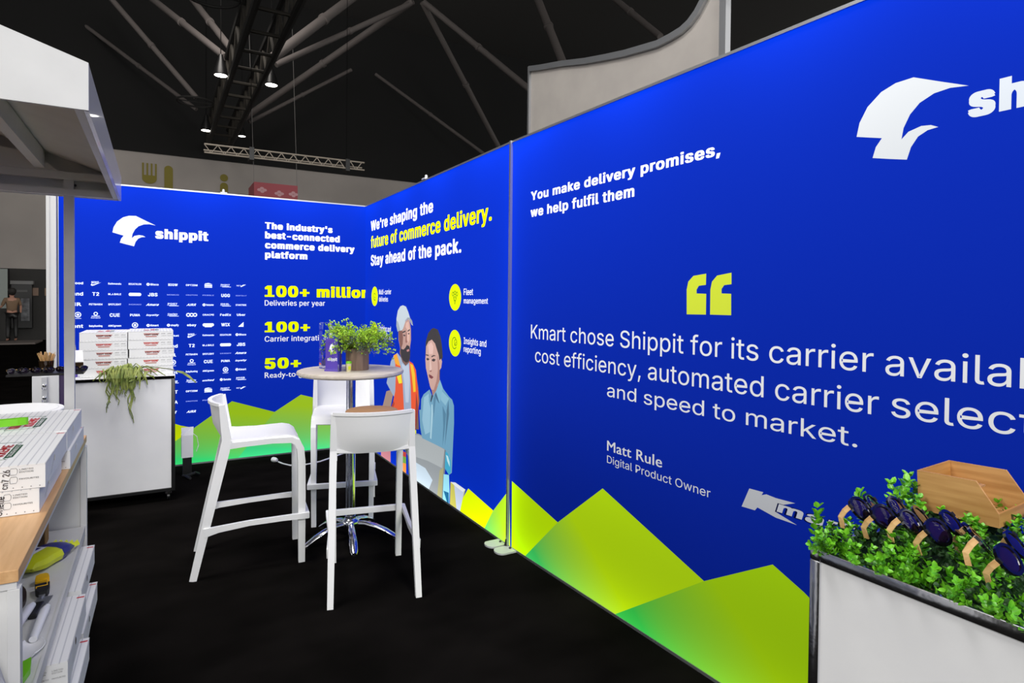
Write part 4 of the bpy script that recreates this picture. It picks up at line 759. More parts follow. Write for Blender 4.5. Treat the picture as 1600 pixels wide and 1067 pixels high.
b=thing('green_clip','bright green plastic blade at the near end of the shelf','scraper',(-0.330,2.17,0.4785),math.radians(4)); MB().prism([(-0.016,-0.07),(0.008,-0.05),(0.020,0.0),(0.018,0.065),(0.0,0.05),(-0.018,-0.01)],'z',0.002,0.020).build('blade',M['tong_green'],b)
b=thing('cardboard_sleeve','brown slatted cardboard sleeve standing at the back of the cart shelf','box',(-0.475,3.30,0.4785)); MB().box(-0.06,0.06,-0.05,0.05,0,0.24).build('sleeve',mat('dark_brown_card',(70,50,26),0.6),b)
for i in range(6): MB().box(0.0605-0.0,0.064,-0.046+i*0.017,-0.038+i*0.017,0.004,0.236).build('slat',mat('gold_brown',(150,112,52),0.5) if i==0 else bpy.data.materials['gold_brown'],b)
# upright perforated cartons behind the tools
G3='cartons stored on the cart shelves'
for i,(x,y,zz,l) in enumerate(((-0.70,2.12,0.479,'perforated white carton standing deep on the middle cart shelf, nearer one'),(-0.70,2.66,0.479,'perforated white carton standing deep on the middle cart shelf, farther one'))):
    o=dup(proto,(x,y,zz),0,l,G3); o.scale=(1.2,1,4.6)
for y,st_n,dx in((3.125,'far',0),(2.58,'near',0.012)):
    for k in range(4):
        jit=[0.0,0.014,-0.010,0.006][k]
        o=dup(proto,(-0.405+dx+jit,y+[0,0.01,-0.012,0.006][k],0.069+k*0.087),0,f"white carton on the cart's bottom shelf, {['bottom','second from the bottom','second from the top','topmost'][k]} of the {st_n} stack",G3); o.rotation_euler=(0,0,[0.01,-0.02,0.03,-0.012][k]); o.scale=(1,1,1.2)
# crumpled plastic bag hanging at the near end of the cart
random.seed(11)
g=[]
for i in range(14):
    z_=0.80-0.045*i; row=[]
    for j in range(14):
        a=2*PI*j/14; rr=0.03+0.085*math.sin(min(1,i/9)*PI/2); row.append((-0.372+rr*math.cos(a)*(1+random.uniform(-.2,.2)),1.775+0.045*math.sin(a)*(1+random.uniform(-.3,.3)),z_+random.uniform(-.01,.01)))
    g.append(row+[row[0]])
m=MB(); m.sheet(g,0.001); bag=m.build('plastic_bag',mat('cloudy_film',(208,208,212),0.25,alpha=0.75),smooth=True); tag(bag,'crumpled translucent bag hanging from the near end of the cart','bag')
# ------------------------------------------------------------------ white round pedestal and the display stand behind the cart
t=thing('round_side_table','white round table top behind the cartons at the left edge','table',(-0.70,4.27,0))
MB().lathe([(0.235,0.905),(0.250,0.915),(0.252,0.925),(0.246,0.930),(0.0005,0.930)],56).build('tabletop',M['white_plastic'],t,smooth=True)
m=MB(); 
for r_ in(0.225,): m.lathe([(r_,0.9301),(r_,0.9312),(r_-0.006,0.9312),(r_-0.006,0.9301)],56,cap=False)
m.build('rim_groove',M['white_panel'],t); MB().lathe([(0.20,0),(0.20,0.012),(0.03,0.03),(0.028,0.905)],32).build('pedestal',M['white_plastic'],t,smooth=True)
t=thing('display_pedestal','slim white and purple pedestal with a black overhanging shelf of folded sunglasses','display stand',(-0.60,5.00,0))
MB().box(-0.085,0.055,-0.10,0.12,0,1.045,b=0.003).build('body',M['white_panel'],t)
MB().box(0.0555,0.110,-0.095,0.12,0,1.045).build('side_panel',mat('aubergine_panel',(66,50,88),0.5),t)
MB().box(-0.215,0.185,-0.10,0.14,1.046,1.058,b=0.001).build('shelf',M['black'],t)
pl=MB().box(-0.036,-0.004,-0.108,-0.1005,0.86,1.040,b=0.004).build('lock_plate',M['foot_alu'],t)
for z in(0.905,0.985):
    R=Matrix.Translation((-0.020,-0.110,z))@Matrix.Rotation(PI/2,4,'X'); MB().lathe([(0.011,-0.002),(0.011,0.003),(0.006,0.006)],16,M=R).build('lock',M['chrome'],pl,smooth=True)
    MB().tube([(-0.020+0.013*math.cos(a),-0.113,z-0.014+0.013*math.sin(a)) for a in [PI+PI*k/8 for k in range(9)]],0.0018,6).build('lock_ring',M['chrome'],pl)
# ------------------------------------------------------------------ sunglasses
def make_glasses(folded=False):
    g=thing('sunglasses','','sunglasses')
    fr=MB()
    for s in(-1,1):
        cx=s*0.033; n=20; vo=[];
        def pt(a,r): 
            x=r*1.06*math.cos(a); z=r*0.90*math.sin(a); 
            if z>0: x*=1+0.10*z/r
            return x,z
        vs=[]
        for k in range(n):
            a=2*PI*k/n
            for (r,y) in((0.0225,-0.003),(0.0285,-0.003),(0.0285,0.003),(0.0225,0.003)):
                x,z=pt(a,r); vs.append((cx+x,y+abs(cx+x)*0.12-0.003,z+0.026))
        fs=[(k*4+q,k*4+(q+1)%4,((k+1)%n)*4+(q+1)%4,((k+1)%n)*4+q) for k in range(n) for q in range(4)]
        fr.add(vs,fs)
        ln=MB(); c0=[(cx+pt(2*PI*k/n,0.0232)[0],abs(cx+pt(2*PI*k/n,0.0232)[0])*0.12-0.0035,pt(2*PI*k/n,0.0232)[1]+0.026) for k in range(n)]
        ln.add(c0+[(cx,abs(cx)*0.12-0.0075,0.026)],[(k,(k+1)%n,n) for k in range(n)]); ln.build('lens',M['lens'],g,smooth=True)
        ar=MB()
        if folded: ar.bar([(s*0.064,0.006,0.034),(s*0.060,0.012,0.034),(s*-0.035,0.016+0.004*s,0.030),(s*-0.058,0.015+0.004*s,0.022)],(0,0,1),0.012,0.0035)
        else: ar.bar([(s*0.064,0.006,0.036),(s*0.0655,0.02,0.034),(s*0.065,0.038,0.028),(s*0.062,0.050,0.010)],(0,0,1),0.010,0.0035)
        ar.build('temple',M['arm_wood'],g)
        hg=MB(); hg.box(s*0.0615-0.003,s*0.0615+0.003,-0.001,0.010,0.031,0.040,b=0.001); hg.build('hinge',M['black'],g)
    fr.box(-0.009,0.009,-0.004,0.001,0.028,0.034,b=0.001); fr.build('frame',M['frame_black'],g,smooth=False)
    return g
gl=make_glasses(); GG='wooden-armed sunglasses on the boxwood'
pose=[((1.498,0.826,1.036),10,5,'farthest sunglasses of the row on the boxwood, beside the far counter corner'),((1.507,0.774,1.037),8,-4,'second sunglasses from the far end of the row on the boxwood'),((1.506,0.718,1.037),10,6,'third sunglasses from the far end of the row on the boxwood'),((1.509,0.660,1.038),7,-3,'fourth sunglasses from the far end of the row on the boxwood'),((1.500,0.594,1.040),30,10,'sunglasses turned so a pale wooden arm shows, fifth from the far end'),((1.494,0.530,1.034),12,-6,'sunglasses nearest the camera at the right edge, half sunk in boxwood')]
for i,(p,a,rl,lab) in enumerate(pose):
    o=gl if i==0 else dup(gl,p); o.location=p; o.rotation_euler=(math.radians(-42),math.radians(rl),math.radians(a)); o.scale=(1.2,1.0,1.2); o['label']=lab; o['group']=GG
gf=make_glasses(True); GF='folded sunglasses on the black shelf'
for k in range(6):
    o=gf if k==0 else dup(gf,(0,0,0)); o.location=(-0.770+k*0.066,4.945+0.012*(k%2),1.0590); o.rotation_euler=(math.radians(4),0,math.radians(24)); o.scale=(0.75,0.75,0.75)
    o['label']=['leftmost folded wooden sunglasses on the black shelf','second folded sunglasses from the left on the black shelf','third folded sunglasses from the left, just left of the stick cup','fourth folded sunglasses from the left, in front of the stick cup','fifth folded sunglasses, just left of the white canopy post','folded sunglasses on the black shelf hidden partly by the canopy post'][k]; o['group']=GF
t=thing('stick_cup','smoked clear cup full of bamboo arms standing on the black shelf','cup',(-0.625,5.02,1.0585))
m=MB(); n=28; prof=[(0.036,0.0),(0.043,0.075),(0.041,0.075),(0.034,0.003)]; m.lathe(prof,n,cap=True); m.build('cup',M['smoke'],t,smooth=True)
random.seed(5)
for k in range(26):
    a=k*2.4; r0=0.020*random.random(); r1=random.uniform(0.028,0.052); zt=random.uniform(0.105,0.135)
    p0=Vector((r0*math.cos(a),r0*math.sin(a),0.004)); p1=Vector((r1*math.cos(a),r1*math.sin(a),zt)); m=MB()
    m.bar([p0,p0.lerp(p1,0.5),p0.lerp(p1,0.85),p1],(math.sin(a),-math.cos(a),0),[0.005,0.006,0.011,0.009],0.003); m.build('stick',M['arm_wood'],t)
t=thing('leaflet_holder','tilted clear holder of cards standing on the black shelf beside the post','holder',(-0.470,5.05,1.0585),math.radians(10))
MB().box(-0.055,0.040,-0.03,0.03,0,0.055,b=0.002).build('tray',M['smoke'],t)
MB().add([(-0.055,0.0,0.02),(0.045,0.0,0.02),(0.045,0.07,0.13),(-0.055,0.07,0.13),(-0.055,0.004,0.02),(0.045,0.004,0.02),(0.045,0.074,0.13),(-0.055,0.074,0.13)],[(0,1,2,3),(7,6,5,4),(0,4,5,1),(1,5,6,2),(2,6,7,3),(3,7,4,0)]).build('card',M['card'],t)
MB().add([(-0.045,0.03,0.11),(-0.028,0.03,0.11),(-0.005,0.12,0.31),(-0.025,0.12,0.31),(-0.045,0.034,0.11),(-0.028,0.034,0.11),(-0.005,0.124,0.31),(-0.025,0.124,0.31)],[(0,1,2,3),(7,6,5,4),(0,4,5,1),(1,5,6,2),(2,6,7,3),(3,7,4,0)]).build('clear_back',M['acrylic'],t)
t=thing('dispenser','white oval topped dispenser between the canopy post and the cartons','dispenser',(-0.535,5.52,0.9625))
MB().lathe([(0.030,0),(0.032,0.10),(0.030,0.135),(0.014,0.14),(0.020,0.17),(0.024,0.20),(0.020,0.235),(0.008,0.262),(0.0005,0.266)],24).build('body',M['gloss_white'],t,smooth=True)
MB().lathe([(0.033,0.0),(0.033,0.022)],24).build('foot',M['purple'],t)
# ------------------------------------------------------------------ trailing plant over the counter edge
random.seed(8)
tp=thing('trailing_plant','trailing olive-green plant spilling over the front edge of the carton counter','plant',(-0.20,5.37,0.965))
def strand(pts,w):
    m=MB(); P=[Vector(p) for p in pts]; n=len(P); ws=[w*(0.5+0.9*math.sin(PI*min(0.97,0.12+0.85*i/(n-1)))) for i in range(n)]
    m.bar(P,(random.uniform(.5,1),random.uniform(-.6,.6),0.1),ws,0.0016); return m.build('leaf',M['trail'],tp)
for k in range(82):
    x=random.gauss(0.0,0.065); y=random.uniform(-0.012,0.02); top=random.uniform(0.05,0.11)-abs(x)*0.35
    side_=random.uniform(-1,1); out=-random.uniform(0.045,0.09); L=random.choice([0.03,0.06,0.09,0.12,0.03,0.02])
    x2=x+side_*0.05; pts=[(x,y,0.012),(x*1.05+side_*0.012,y-0.012,top),(x+side_*0.03,out*0.85,top*0.75),(x2,out,0.0),(x2+random.uniform(-.01,.01),out+0.004,-L*0.5),(x2+random.uniform(-.02,.02),out+0.006,-L)]
    if y-0.02>-0.01 and False: continue
    strand(pts,random.uniform(0.006,0.010))
for x0,L in((-0.105,0.27),(-0.090,0.20),(-0.06,0.18),(-0.045,0.22),(-0.035,0.15),(0.035,0.33),(0.045,0.36),(0.028,0.24),(0.055,0.20),(-0.10,0.24),(0.01,0.16)):
    pts=[(x0*0.6,0.0,0.03),(x0*0.8,-0.03,0.07),(x0,-0.060,0.02)]
    n=7
    for i in range(1,n+1): pts.append((x0+0.012*math.sin(i*1.7+x0*60),-0.060+0.006*math.sin(i*2.1),0.02-L*i/n))
    strand(pts,0.0075)
strand([(0.05,-0.01,0.04),(0.12,-0.03,0.075),(0.22,-0.05,0.062),(0.30,-0.05,0.045),(0.335,-0.05,0.030)],0.010)
strand([(0.335,-0.05,0.030),(0.375,-0.05,0.018),(0.42,-0.05,-0.018),(0.465,-0.05,-0.065)],0.014)
for x0,y1 in((0.10,0.070),(0.16,0.05),(0.20,0.045),(-0.12,0.05),(-0.15,0.03)):
    strand([(x0*0.3,-0.01,0.05),(x0*0.7,-0.035,y1+0.03),(x0,-0.05,y1),(x0*1.3,-0.055,y1-0.045)],0.008)
# ------------------------------------------------------------------ boxwood foliage on the chrome counter
random.seed(21)
bw=thing('boxwood_mat','dense bright green boxwood foliage covering the chrome-edged counter','foliage',(1.66,0.35,0.945))
SV=[]
for v in range(7):
    m=MB(); d=Vector((random.uniform(-.2,.2),random.uniform(-.2,.2),1)); p=Vector((0,0,0)); pts=[p.copy()]; lf=MB()
    for i in range(5):
        d=(d+rv(0.25)).normalized(); p=p+d*0.011; pts.append(p.copy())
        for q in range(3 if i<4 else 5):
            a=q*2.1+i*1.1; dd=Vector((math.cos(a),math.sin(a),random.uniform(0.15,0.9) if i<4 else 1.0)); leaf_geo(m,p+rv(0.001),dd,Vector((0,0,1))+rv(0.25),random.uniform(0.013,0.019),random.uniform(0.010,0.014),0.10)
    me=m.build('sprig',M['leaf']); SV.append(me.data); bpy.data.objects.remove(me)
# foliage floor: the lower, darker leaves nobody could count
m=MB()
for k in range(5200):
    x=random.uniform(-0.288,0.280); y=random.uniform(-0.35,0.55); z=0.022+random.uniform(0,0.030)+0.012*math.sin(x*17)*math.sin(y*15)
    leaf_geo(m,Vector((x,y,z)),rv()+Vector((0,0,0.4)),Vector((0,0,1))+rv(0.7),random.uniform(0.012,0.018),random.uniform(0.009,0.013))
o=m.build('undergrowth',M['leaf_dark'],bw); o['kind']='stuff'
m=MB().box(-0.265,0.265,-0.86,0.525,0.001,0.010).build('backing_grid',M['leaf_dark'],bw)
cnt=0
for k in range(298):
    y=0.545-0.62*((k+0.5)/298)**1.15+random.uniform(-.012,.012); x=(-0.283+0.566*((k*0.6180339)%1.0)) if k%4 else -0.292+random.uniform(0,0.03)
    o=bpy.data.objects.new('sprig',SV[k%7]); C.objects.link(o); o.parent=bw
    h=0.040+0.014*math.sin(x*15+1)*math.cos(y*12)+random.uniform(-.006,.008)
    o.location=(x,y,h-0.012-(0.014 if x<-0.25 else 0)); edge=(-0.75 if x<-0.25 else 0)
    o.rotation_euler=(random.uniform(-.35,.35),edge+random.uniform(-.35,.35),random.uniform(0,6.28)); s=random.uniform(0.75,1.05); o.scale=(s,s,s)
for (x,y,z,s,tl) in((-0.265,0.565,0.030,1.2,(-.6,-.5)),(-0.24,0.575,0.035,1.2,(-.7,0)),(-0.285,0.555,0.020,1.1,(-.5,-.9)),(0.06,0.545,0.055,1.3,(-.2,0)),(0.09,0.56,0.06,1.4,(-.4,0)),(0.12,0.55,0.06,1.4,(0,.1)),(0.02,0.57,0.045,1.2,(-.8,-.3)),(-0.03,0.57,0.045,1.2,(-.8,-.3)),(0.15,0.55,0.055,1.4,(0,.2))):
    o=bpy.data.objects.new('sprig',SV[int(abs(x)*100)%7]); C.objects.link(o); o.parent=bw; o.location=(x,y,z); o.rotation_euler=(tl[0],tl[1],x*30); o.scale=(s,s,s)
# ------------------------------------------------------------------ bamboo organiser with sloping sides
bx=thing('bamboo_organiser','open bamboo box with a sloped cut front on the boxwood','organiser',(1.769,0.865,1.003))
bx.rotation_euler=(math.radians(-2.2),math.radians(-1.85),math.radians(0.43))
L_,Wd,Hh,h2,l2,th=0.182,0.172,0.105,0.034,0.136,0.0055
side_prof=[(0,0),(-L_,0),(-L_,h2),(-l2,Hh),(0,Hh)]
MB().prism(side_prof,'x',0,th).build('side_board',M['bamboo'],bx); MB().prism(side_prof,'x',Wd-th,Wd).build('side_board',M['bamboo'],bx)
MB().box(th,Wd-th,-th,0,0,Hh).build('rear_board',wood('bamboo_cross',(196,146,84),(170,120,64),0,12),bx); MB().box(th,Wd-th,-L_,-L_+th,0,h2).build('front_board',bpy.data.materials['bamboo_cross'],bx)
MB().box(th,Wd-th,-L_+th,-th,0,0.005).build('bottom_board',M['bamboo'],bx)
MB().box(th+0.001,0.052,-L_+0.055,-L_+0.060,0.006,0.088).build('divider',M['bamboo'],bx); 
MB().box(th+0.001,0.050,-l2-0.0,-l2+0.036,0.084,0.088).build('ledge',M['bamboo'],bx); MB().box(th+0.001,0.026,-0.115,-0.055,0.094,0.098).build('ledge',M['bamboo'],bx)
# ------------------------------------------------------------------ cable with plug, bag and leads behind the carton counter
m=MB(); m.tube([(1.00,6.10,0.012),(1.03,6.02,0.008),(1.08,5.94,0.006),(1.20,5.90,0.006),(1.35,5.95,0.006),(1.55,6.10,0.006),(1.75,6.25,0.006),(1.80,6.39,0.010)],0.007,8); cb=thing('power_cable','white power cable with a plug lying on the carpet by the logo wall','cable',(0,0,0)); m.build('lead',M['white_plastic'],cb,smooth=True)
R=Matrix.Translation((0.985,6.13,0.016))@Matrix.Rotation(math.radians(62),4,'Z')@Matrix.Rotation(PI/2,4,'Y'); MB().lathe([(0.012,-0.03),(0.018,-0.022),(0.024,0.0),(0.024,0.03)],16,M=Matrix.Translation((0.975,6.14,0.024))@Matrix.Rotation(math.radians(-62),4,'Z')@Matrix.Rotation(-PI/2,4,'Y')).build('plug',M['white_plastic'],cb,smooth=True)
t=thing('paper_bag','white folded paper bag behind the right side of the carton counter','bag',(0.235,6.10,0.0)); MB().box(-0.045,0.045,-0.05,0.05,0.155,0.35).add([(-0.045,-0.05,0.35),(0.045,-0.05,0.35),(0.050,-0.03,0.42),(-0.045,0.02,0.41)],[(0,1,2,3)]).build('bag',M['card'],t); MB().box(-0.035,0.035,-0.04,0.04,0,0.1545).build('prop',M['black'],t)
MB().tube([(0.045,-0.03,0.36),(0.075,-0.03,0.33),(0.088,-0.03,0.25),(0.07,-0.04,0.20)],0.003,6).build('handle',M['card'],t)
t=tag(MB().tube([(0.20,6.00,0.015),(0.24,5.94,0.02),(0.29,5.92,0.05),(0.32,5.98,0.02),(0.27,6.03,0.015),(0.22,5.97,0.015),(0.25,5.88,0.015)],0.012,8).build('black_cable',M['rubber'],smooth=True),'coil of black cable on the carpet beside the carton counter','cable')
# clips along the wall tops
for i,(x,y,r_) in enumerate(((-0.02+0.575,6.45,0),(1.935,4.77,1))):
    o=MB().box(x-0.03,x+0.03,y-0.03,y+0.03,WALL_H+0.0005,WALL_H+0.012,b=0.003).lathe([(0.012,WALL_H+0.010),(0.012,WALL_H+0.035),(0.006,WALL_H+0.042)],12,x=x,y=y).build('top_clip',M['foot_alu']); tag(o,'small silver clip on top of the '+('logo wall' if i==0 else 'narrow wall with the two people'),'clip')
# ------------------------------------------------------------------ curved white hoarding of the next stand
hb=thing('curved_hoarding','tall white hoarding with a sagging silver top edge behind the large blue wall','hoarding',(4.0,5.0,0))
top=[(1.476,4.415),(1.20,4.345),(0.786,4.251),(0.35,4.135),(-0.017,4.053),(-0.30,3.995),(-0.498,3.964),(-0.75,3.925),(-0.919,3.925),(-1.05,3.935),(-1.147,3.965),(-1.23,4.02),(-1.315,4.11),(-1.40,4.25),(-1.478,4.42)]
m=MB(); m.prism([(y,z) for y,z in top]+[(-1.478,0.0),(1.476,0.0)],'x',0.0,0.03)
m.build('panel',mat('white_hoarding',(168,162,156),0.7,noise=((160,154,149),3)),hb)
m=MB(); m.bar([(-0.012,y,z) for y,z in top],(1,0,0),0.05,0.06); m.build('top_rail',M['alu'],hb)
MB().box(-0.03,0.03,1.477,1.51,0,4.45).build('upright',M['alu'],hb); MB().box(-0.03,0.03,-1.545,-1.479,0,4.8).build('upright',M['alu'],hb)
lp=thing('spot_lamp','small white spot lamp fixed to the tall upright of the hoarding','lamp',(3.99,3.36,4.0)); MB().lathe([(0.02,0.10),(0.05,0.03),(0.055,0.0),(0.04,-0.005)],16).build('shade',mat('lit_white_glass',(240,240,240),0.4,emit=0.8),lp); MB().box(-0.01,0.01,0.0,0.094,0.05,0.07).build('bracket',M['alu'],lp)
# ------------------------------------------------------------------ far hall: signs, hanging truss, people, stands
olive=mat('olive_paint',(128,118,52),0.9); og='olive pictograms painted on the far wall'
t=thing('fork_pictogram','olive fork pictogram painted on the far wall, leftmost sign','sign',(-0.24,29.985,6.35),0,og)
m=MB(); m.prism([(-0.265,0.35)]+[(0.265*math.cos(a),0.22+0.22*math.sin(a)) for a in [PI+PI*k/14 for k in range(15)]]+[(0.265,0.35)],'y',-0.02,0.0); m.build('head',olive,t)
for k in range(4): MB().box(-0.265+k*0.155,-0.200+k*0.155,-0.02,0.0,0.351,0.85).build('tine',olive,t)
t=thing('knife_pictogram','olive knife pictogram painted on the far wall beside the fork','sign',(0.46,29.985,5.9),0,og); MB().prism([(0.16,0.0),(0.16,1.12)]+[(0.16*math.cos(a),1.12+0.16*math.sin(a)) for a in [PI*k/12 for k in range(13)]]+[(-0.16,1.12),(-0.16,0)],'y',-0.02,0).build('blade',olive,t)
for i,(px,pz,lab,sc_) in enumerate(((2.60,5.9,'olive person pictogram on the far wall, left of the red sign',1.0),(4.20,5.62,'olive person pictogram on the far wall, mostly behind the red sign',1.0),(9.55,5.25,'olive person pictogram on the far wall above the wall corner',1.05))):
    t=thing('person_pictogram',lab,'sign',(px,29.985,pz),0,og)
    MB().prism([(0.16*sc_*math.cos(2*PI*k/20),1.0+0.16*math.sin(2*PI*k/20)) for k in range(20)],'y',-0.02,0).build('head',olive,t)
    MB().prism([(-0.16,0),(0.16,0),(0.16,0.62)]+[(0.16*math.cos(a),0.62+0.17*math.sin(a)) for a in [PI*k/10 for k in range(11)]],'y',-0.02,0).build('torso',olive,t)
t=thing('hanging_sign','dusky red hanging sign box with pale blossom prints beyond the logo wall','sign',(4.0,25,4.9),math.radians(0))
rs=mat('dusky_red_print',(168,84,92),0.8); MB().box(-0.80,0.78,0,1.6,0.0,1.08).build('box',rs,t)
rng=random.Random(3); pk=mat('blossom_print',(206,160,166),0.8)
for x,z in((-0.52,0.80),(0.10,0.72),(0.62,0.74),(-0.5,0.28),(0.15,0.22)):
    for q in range(4):
        a=q*1.6; MB().prism([(x+0.10*math.cos(a)+0.075*math.cos(2*PI*k/9),z+0.06*math.sin(a)+0.055*math.sin(2*PI*k/9)) for k in range(9)],'y',-0.006,-0.001).build('printed_petal',pk,t)
for x in(-0.8,0.76): MB().tube([(x,0.02,1.08),(x-0.3,0.02,10.3)],0.009,6).build('suspension_wire',mat('grey_wire',(120,118,116),0.7),t)
t=thing('lighting_truss','aluminium lattice lighting truss hanging across the hall beyond the logo wall','truss',(3.19,18,5.38))
ta=mat('truss_aluminium',(190,178,164),0.5,metal=0.3)
for y,z in((0,0),(0,0.22),(0.25,0.11)): MB().tube([(-2.10,y,z+0.0),(2.15,y,z+0.02)],0.022,8).build('chord',ta,t)
for k in range(26):
    x0=-2.10+k*0.16; a=0 if k%2 else 0.22; MB().tube([(x0,0,a),(x0+0.16,0,0.22-a)],0.012,6).build('brace',ta,t)
for x in(-0.95,1.65): MB().box(x-0.06,x+0.06,-0.05,0.3,-0.06,0.28).build('hanging_clamp',M['black'],t); MB().tube([(x,0.1,0.28),(x,0.1,9.7)],0.008,5).build('chain',M['soft_black'],t)
lampg='hall lamps under the roof chord'
lm=mat('lit_lamp_face',(255,250,240),0.5,emit=9.0)
for i,(x,y,lab,s) in enumerate(((1.619,19.68,'bright round hall lamp, left of the nearer pair under the roof',1.0),(3.006,19.75,'bright round hall lamp, right of the nearer pair under the roof',1.0),(1.661,26.39,'bright round hall lamp, left of the farther pair under the roof',1.0),(2.946,26.55,'bright round hall lamp, right of the farther pair under the roof',0.75))):
    t=thing('hall_lamp',lab,'lamp',(x,y,8.0),0,lampg); t.scale=(s,s,s)
    MB().lathe([(0.17,0.0),(0.0005,-0.015)],24).build('lit_face',lm,t,smooth=True)
    MB().lathe([(0.178,0.001),(0.20,0.02),(0.17,0.18),(0.09,0.42),(0.05,0.60)],24).build('housing',M['black'],t,smooth=True); MB().tube([(0,0,0.60),(0,0,7.2/s if s<1 else 7.2)],0.012,5).build('drop_rod',M['soft_black'],t)
rt=thing('roof_chord','dark boxed roof truss chord running away above the aisle','truss',(2.3,20,8.0)); dk=mat('dark_roof_steel',(27,26,25),0.8)
for x,z in((-0.42,0.0),(0.42,0.0),(-0.42,0.9),(0.42,0.9)): MB().tube([(x,-12,z),(x,9.5,z)],0.09,8).build('chord',dk,rt)
dk2=mat('dark_roof_steel_warm',(44,40,34),0.8)
for k in range(16):
    y=-12+k*1.34
    for s in(-1,1): MB().tube([(s*0.42,y,0),(s*0.42,y+0.67,0.9),],0.045,6).build('lattice_bar',dk2,rt); MB().tube([(s*0.42,y+0.67,0.9),(s*0.42,y+1.34,0)],0.045,6).build('lattice_bar',dk2,rt)
    MB().tube([(-0.42,y,0),(0.42,y,0)],0.045,6).build('lattice_bar',dk2,rt)
for i,(x,y,r_) in enumerate(((1.15,16.3,0.62),(1.25,25.4,0.62))):
    o=MB().tube([(x+r_*math.cos(2*PI*k/32),y+r_*math.sin(2*PI*k/32),8.75) for k in range(33)],0.035,6).tube([(x-r_,y,8.75),(x+r_,y,8.75)],0.02,5).build('ring_fixture',dk,smooth=True); tag(o,('large','small looking')[i]+' dark ring fixture hanging left of the roof chord, the '+('nearer' if i==0 else 'farther')+' one','fixture')
TUBES=[((3.03, 19.69, 8.8), (6.39, 21.23, 12.5), 0.143, 'thick pale roof strut rising right from the chord by the nearer lamps'),
 ((3.25, 20.48, 8.9), (8.17, 21.54, 12.5), 0.091, 'roof strut just below the thickest one, rising right to the node'),
 ((3.06, 27.35, 8.9), (8.13, 21.45, 12.5), 0.119, 'long roof strut rising from the farther lamps to the upper node'),
 ((3.34, 27.7, 8.9), (7.67, 27.95, 12.0), 0.074, 'faint thin roof strut rising right from the farther lamps'),
 ((1.82, 20.65, 8.9), (-0.37, 25.84, 12.5), 0.109, 'roof strut rising steeply left from the nearer lamps, lower of two'),
 ((2.12, 20.41, 8.9), (0.96, 25.03, 12.5), 0.107, 'roof strut rising left from the nearer lamps, upper of two'),
 ((1.28, 25.36, 8.9), (-1.56, 26.56, 12.5), 0.095, 'roof strut at upper left ending beside the chord, steeper one'),
 ((1.36, 26.93, 8.9), (-2.54, 30.06, 12.5), 0.075, 'faint roof strut at upper left above the canopy'),
 ((8.47, 21.36, 12.5), (13.72, 24.83, 8.5), 0.107, 'roof strut dropping steeply from the upper node toward the narrow wall'),
 ((8.53, 21.32, 12.5), (11.15, 17.63, 8.5), 0.103, 'roof strut dropping from the upper node toward the white hoarding'),
 ((9.21, 29.25, 12.5), (13.63, 26.06, 8.5), 0.078, 'thin roof strut dropping right, detached, above the narrow wall'),
 ((11.52, 18.49, 12.5), (11.07, 15.93, 8.9), 0.129, 'thick roof strut at the top edge left of the white hoarding'),
 ((13.63, 17.21, 12.5), (13.03, 13.77, 9.5), 0.096, 'roof strut meeting the top of the white hoarding')]
tm=mat('painted_roof_tube',(92,86,84),0.8); tg_='pale tubular roof struts'
for i,(a,b,r_,lab) in enumerate(TUBES):
    A=Vector(a);B=Vector(b); t=thing('roof_strut',lab,'strut',tuple(A),0,tg_); MB().tube([(0,0,0),tuple(B-A)],r_,14).build('tube',tm,t,smooth=True)
    q=(B-A)*0.5; dd=(B-A).normalized(); MB().tube([tuple(q-dd*0.06),tuple(q+dd*0.06)],r_*1.25,14).build('collar',tm,t,smooth=True)
# far stand with a dark counter, screen, posters and a visitor
bk=mat('dark_stand',(44,43,42),0.8)
t=thing('exhibition_stand','dark far stand with pale header panel beyond the aisle at the left','stand',(-3.4,27.5,0))
MB().box(-1.1,1.0,0.3,0.5,0,2.55).build('rear_panel',bk,t); MB().box(-1.02,-0.44,0.05,0.298,0.45,2.0).build('screen_cabinet',M['black'],t)
MB().box(-1.04,-0.40,0.0,0.298,2.0,2.12).build('header',mat('header_grey',(120,120,120),0.8),t)
MB().box(-0.86,-0.56,0.03,0.049,1.72,1.80).build('printed_strip',mat('strip_grey',(88,88,88),0.8),t)
MB().box(-0.44,-0.28,0.24,0.299,1.60,1.88).build('poster',mat('poster_tan',(130,108,94),0.8),t); MB().box(-0.10,0.22,0.24,0.299,1.60,1.88).build('poster',mat('poster_tan2',(136,114,92),0.8),t)
MB().box(-0.74,-0.50,-0.02,0.048,0.70,1.50).build('pale_print',mat('pale_print',(130,132,136),0.8,noise=((60,60,64),4)),t)
t=thing('screen_panel','pale greenish screen panel behind the distant visitor at the far left','screen',(-5.2,27.3,0)); MB().box(-0.9,0.72,0,0.05,1.15,2.52).build('screen',mat('pale_screen',(140,148,144),0.6),t); MB().box(-0.9,0.70,0.0,0.05,0,1.149).build('base',bk,t)
o=MB().box(-5.2,-3.45,25.3,26.9,0.0,0.05).build('pale_platform',mat('dim_platform',(104,96,92),0.8)); tag(o,'low pale platform edge on the floor of the far stand','platform')
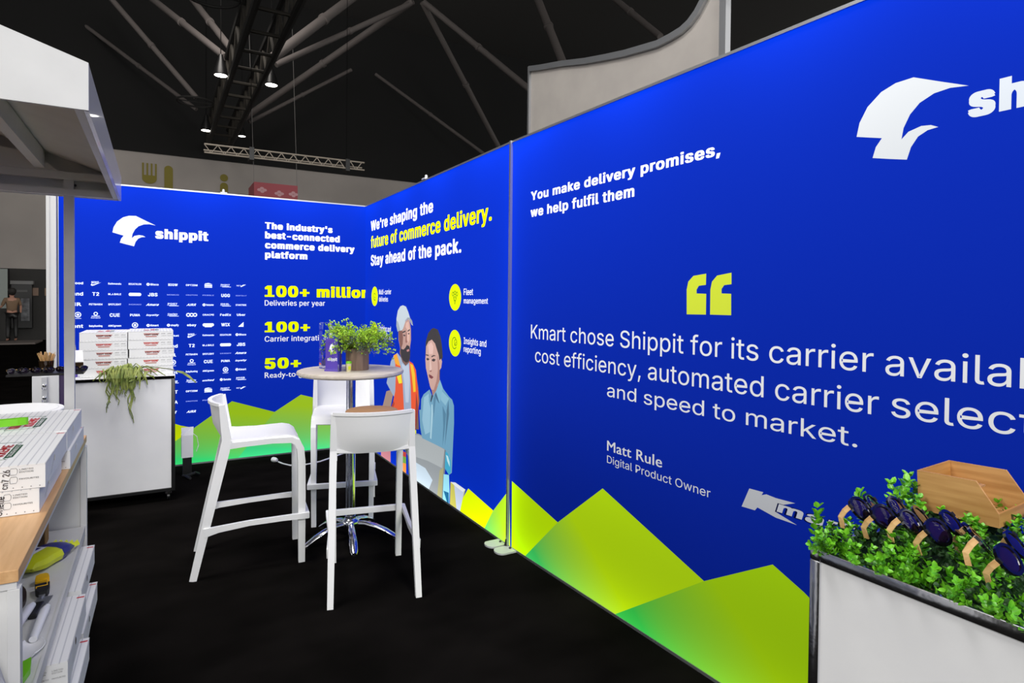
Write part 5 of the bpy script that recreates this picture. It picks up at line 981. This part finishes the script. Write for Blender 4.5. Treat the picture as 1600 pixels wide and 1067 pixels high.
def skin(name,V,E,Rr,m,parent,sub=1):
    me=bpy.data.meshes.new(name); me.from_pydata(V,E,[]); o=bpy.data.objects.new(name,me); C.objects.link(o)
    md=o.modifiers.new('s','SKIN'); 
    for i,r_ in enumerate(Rr): me.skin_vertices[0].data[i].radius=(r_,r_*0.85) if not isinstance(r_,tuple) else r_
    me.skin_vertices[0].data[0].use_root=True
    o.modifiers.new('d','SUBSURF').levels=sub
    bpy.context.view_layer.update(); dg=bpy.context.evaluated_depsgraph_get(); nm=bpy.data.meshes.new_from_object(o.evaluated_get(dg)); bpy.data.objects.remove(o)
    nm.materials.clear(); nm.materials.append(m); nm.polygons.foreach_set('use_smooth',[True]*len(nm.polygons)); r=bpy.data.objects.new(name,nm); C.objects.link(r); r.parent=parent; return r
pn=thing('person','distant visitor with dark hair in brown top and black trousers facing away','person',(-4.17,26.1,0.051),math.radians(20))
sk_=mat('skin',(176,130,110),0.6)
V=[(0,0,0.95),(0,0,1.15),(0,0,1.38),(0,0,1.48),(0,0,1.56),(0,0.0,1.66),(0.17,0,1.42),(0.24,0.02,1.18),(0.20,-0.16,1.02),(0.19,-0.24,0.98),(-0.17,0,1.42),(-0.26,0.02,1.18),(-0.36,0.18,1.10),(-0.42,0.25,1.12),(0.09,0,0.90),(0.10,0.01,0.50),(0.10,-0.02,0.09),(0.10,0.12,0.05),(-0.09,0,0.90),(-0.10,0.03,0.50),(-0.11,0.0,0.09),(-0.11,0.14,0.05)]
E_=[(0,1),(1,2),(2,3),(3,4),(4,5),(2,6),(6,7),(7,8),(8,9),(2,10),(10,11),(11,12),(12,13),(0,14),(14,15),(15,16),(16,17),(0,18),(18,19),(19,20),(20,21)]
Rr=[(0.14,0.10),(0.13,0.09),(0.13,0.09),0.055,0.08,0.09,0.06,0.045,0.035,0.03,0.06,0.045,0.035,0.03,0.085,0.06,0.042,0.04,0.085,0.06,0.042,0.04]
skin('body',V,E_,Rr,sk_,pn)
skin('shirt',[V[0],V[1],V[2],V[6],V[7],V[10],V[11]],[(0,1),(1,2),(2,3),(3,4),(2,5),(5,6)],[(0.165,0.125),(0.155,0.115),(0.15,0.11),0.08,0.062,0.08,0.062],mat('brown_shirt',(122,98,76),0.8),pn)
skin('trousers',[V[0],V[14],V[15],V[16],V[18],V[19],V[20]],[(0,1),(1,2),(2,3),(0,4),(4,5),(5,6)],[(0.16,0.12),0.105,0.078,0.060,0.105,0.078,0.060],M['black'],pn)
m=MB(); m.lathe([(0.02,1.53),(0.085,1.58),(0.115,1.66),(0.11,1.74),(0.07,1.79),(0.0005,1.805)],16,M=Matrix.Translation((0,-0.015,0))); m.build('hair',mat('dark_hair',(24,20,18),0.7),pn,smooth=True)
# ------------------------------------------------------------------ put each empty at the base of its thing
for root,base in ((ct,((XL+XR)/2,(YN+YF)/2,0)),(cb,(1.3,6.0,0))):
    b=Vector(base); root.location=b
    for ch in root.children: ch.location=ch.location-b
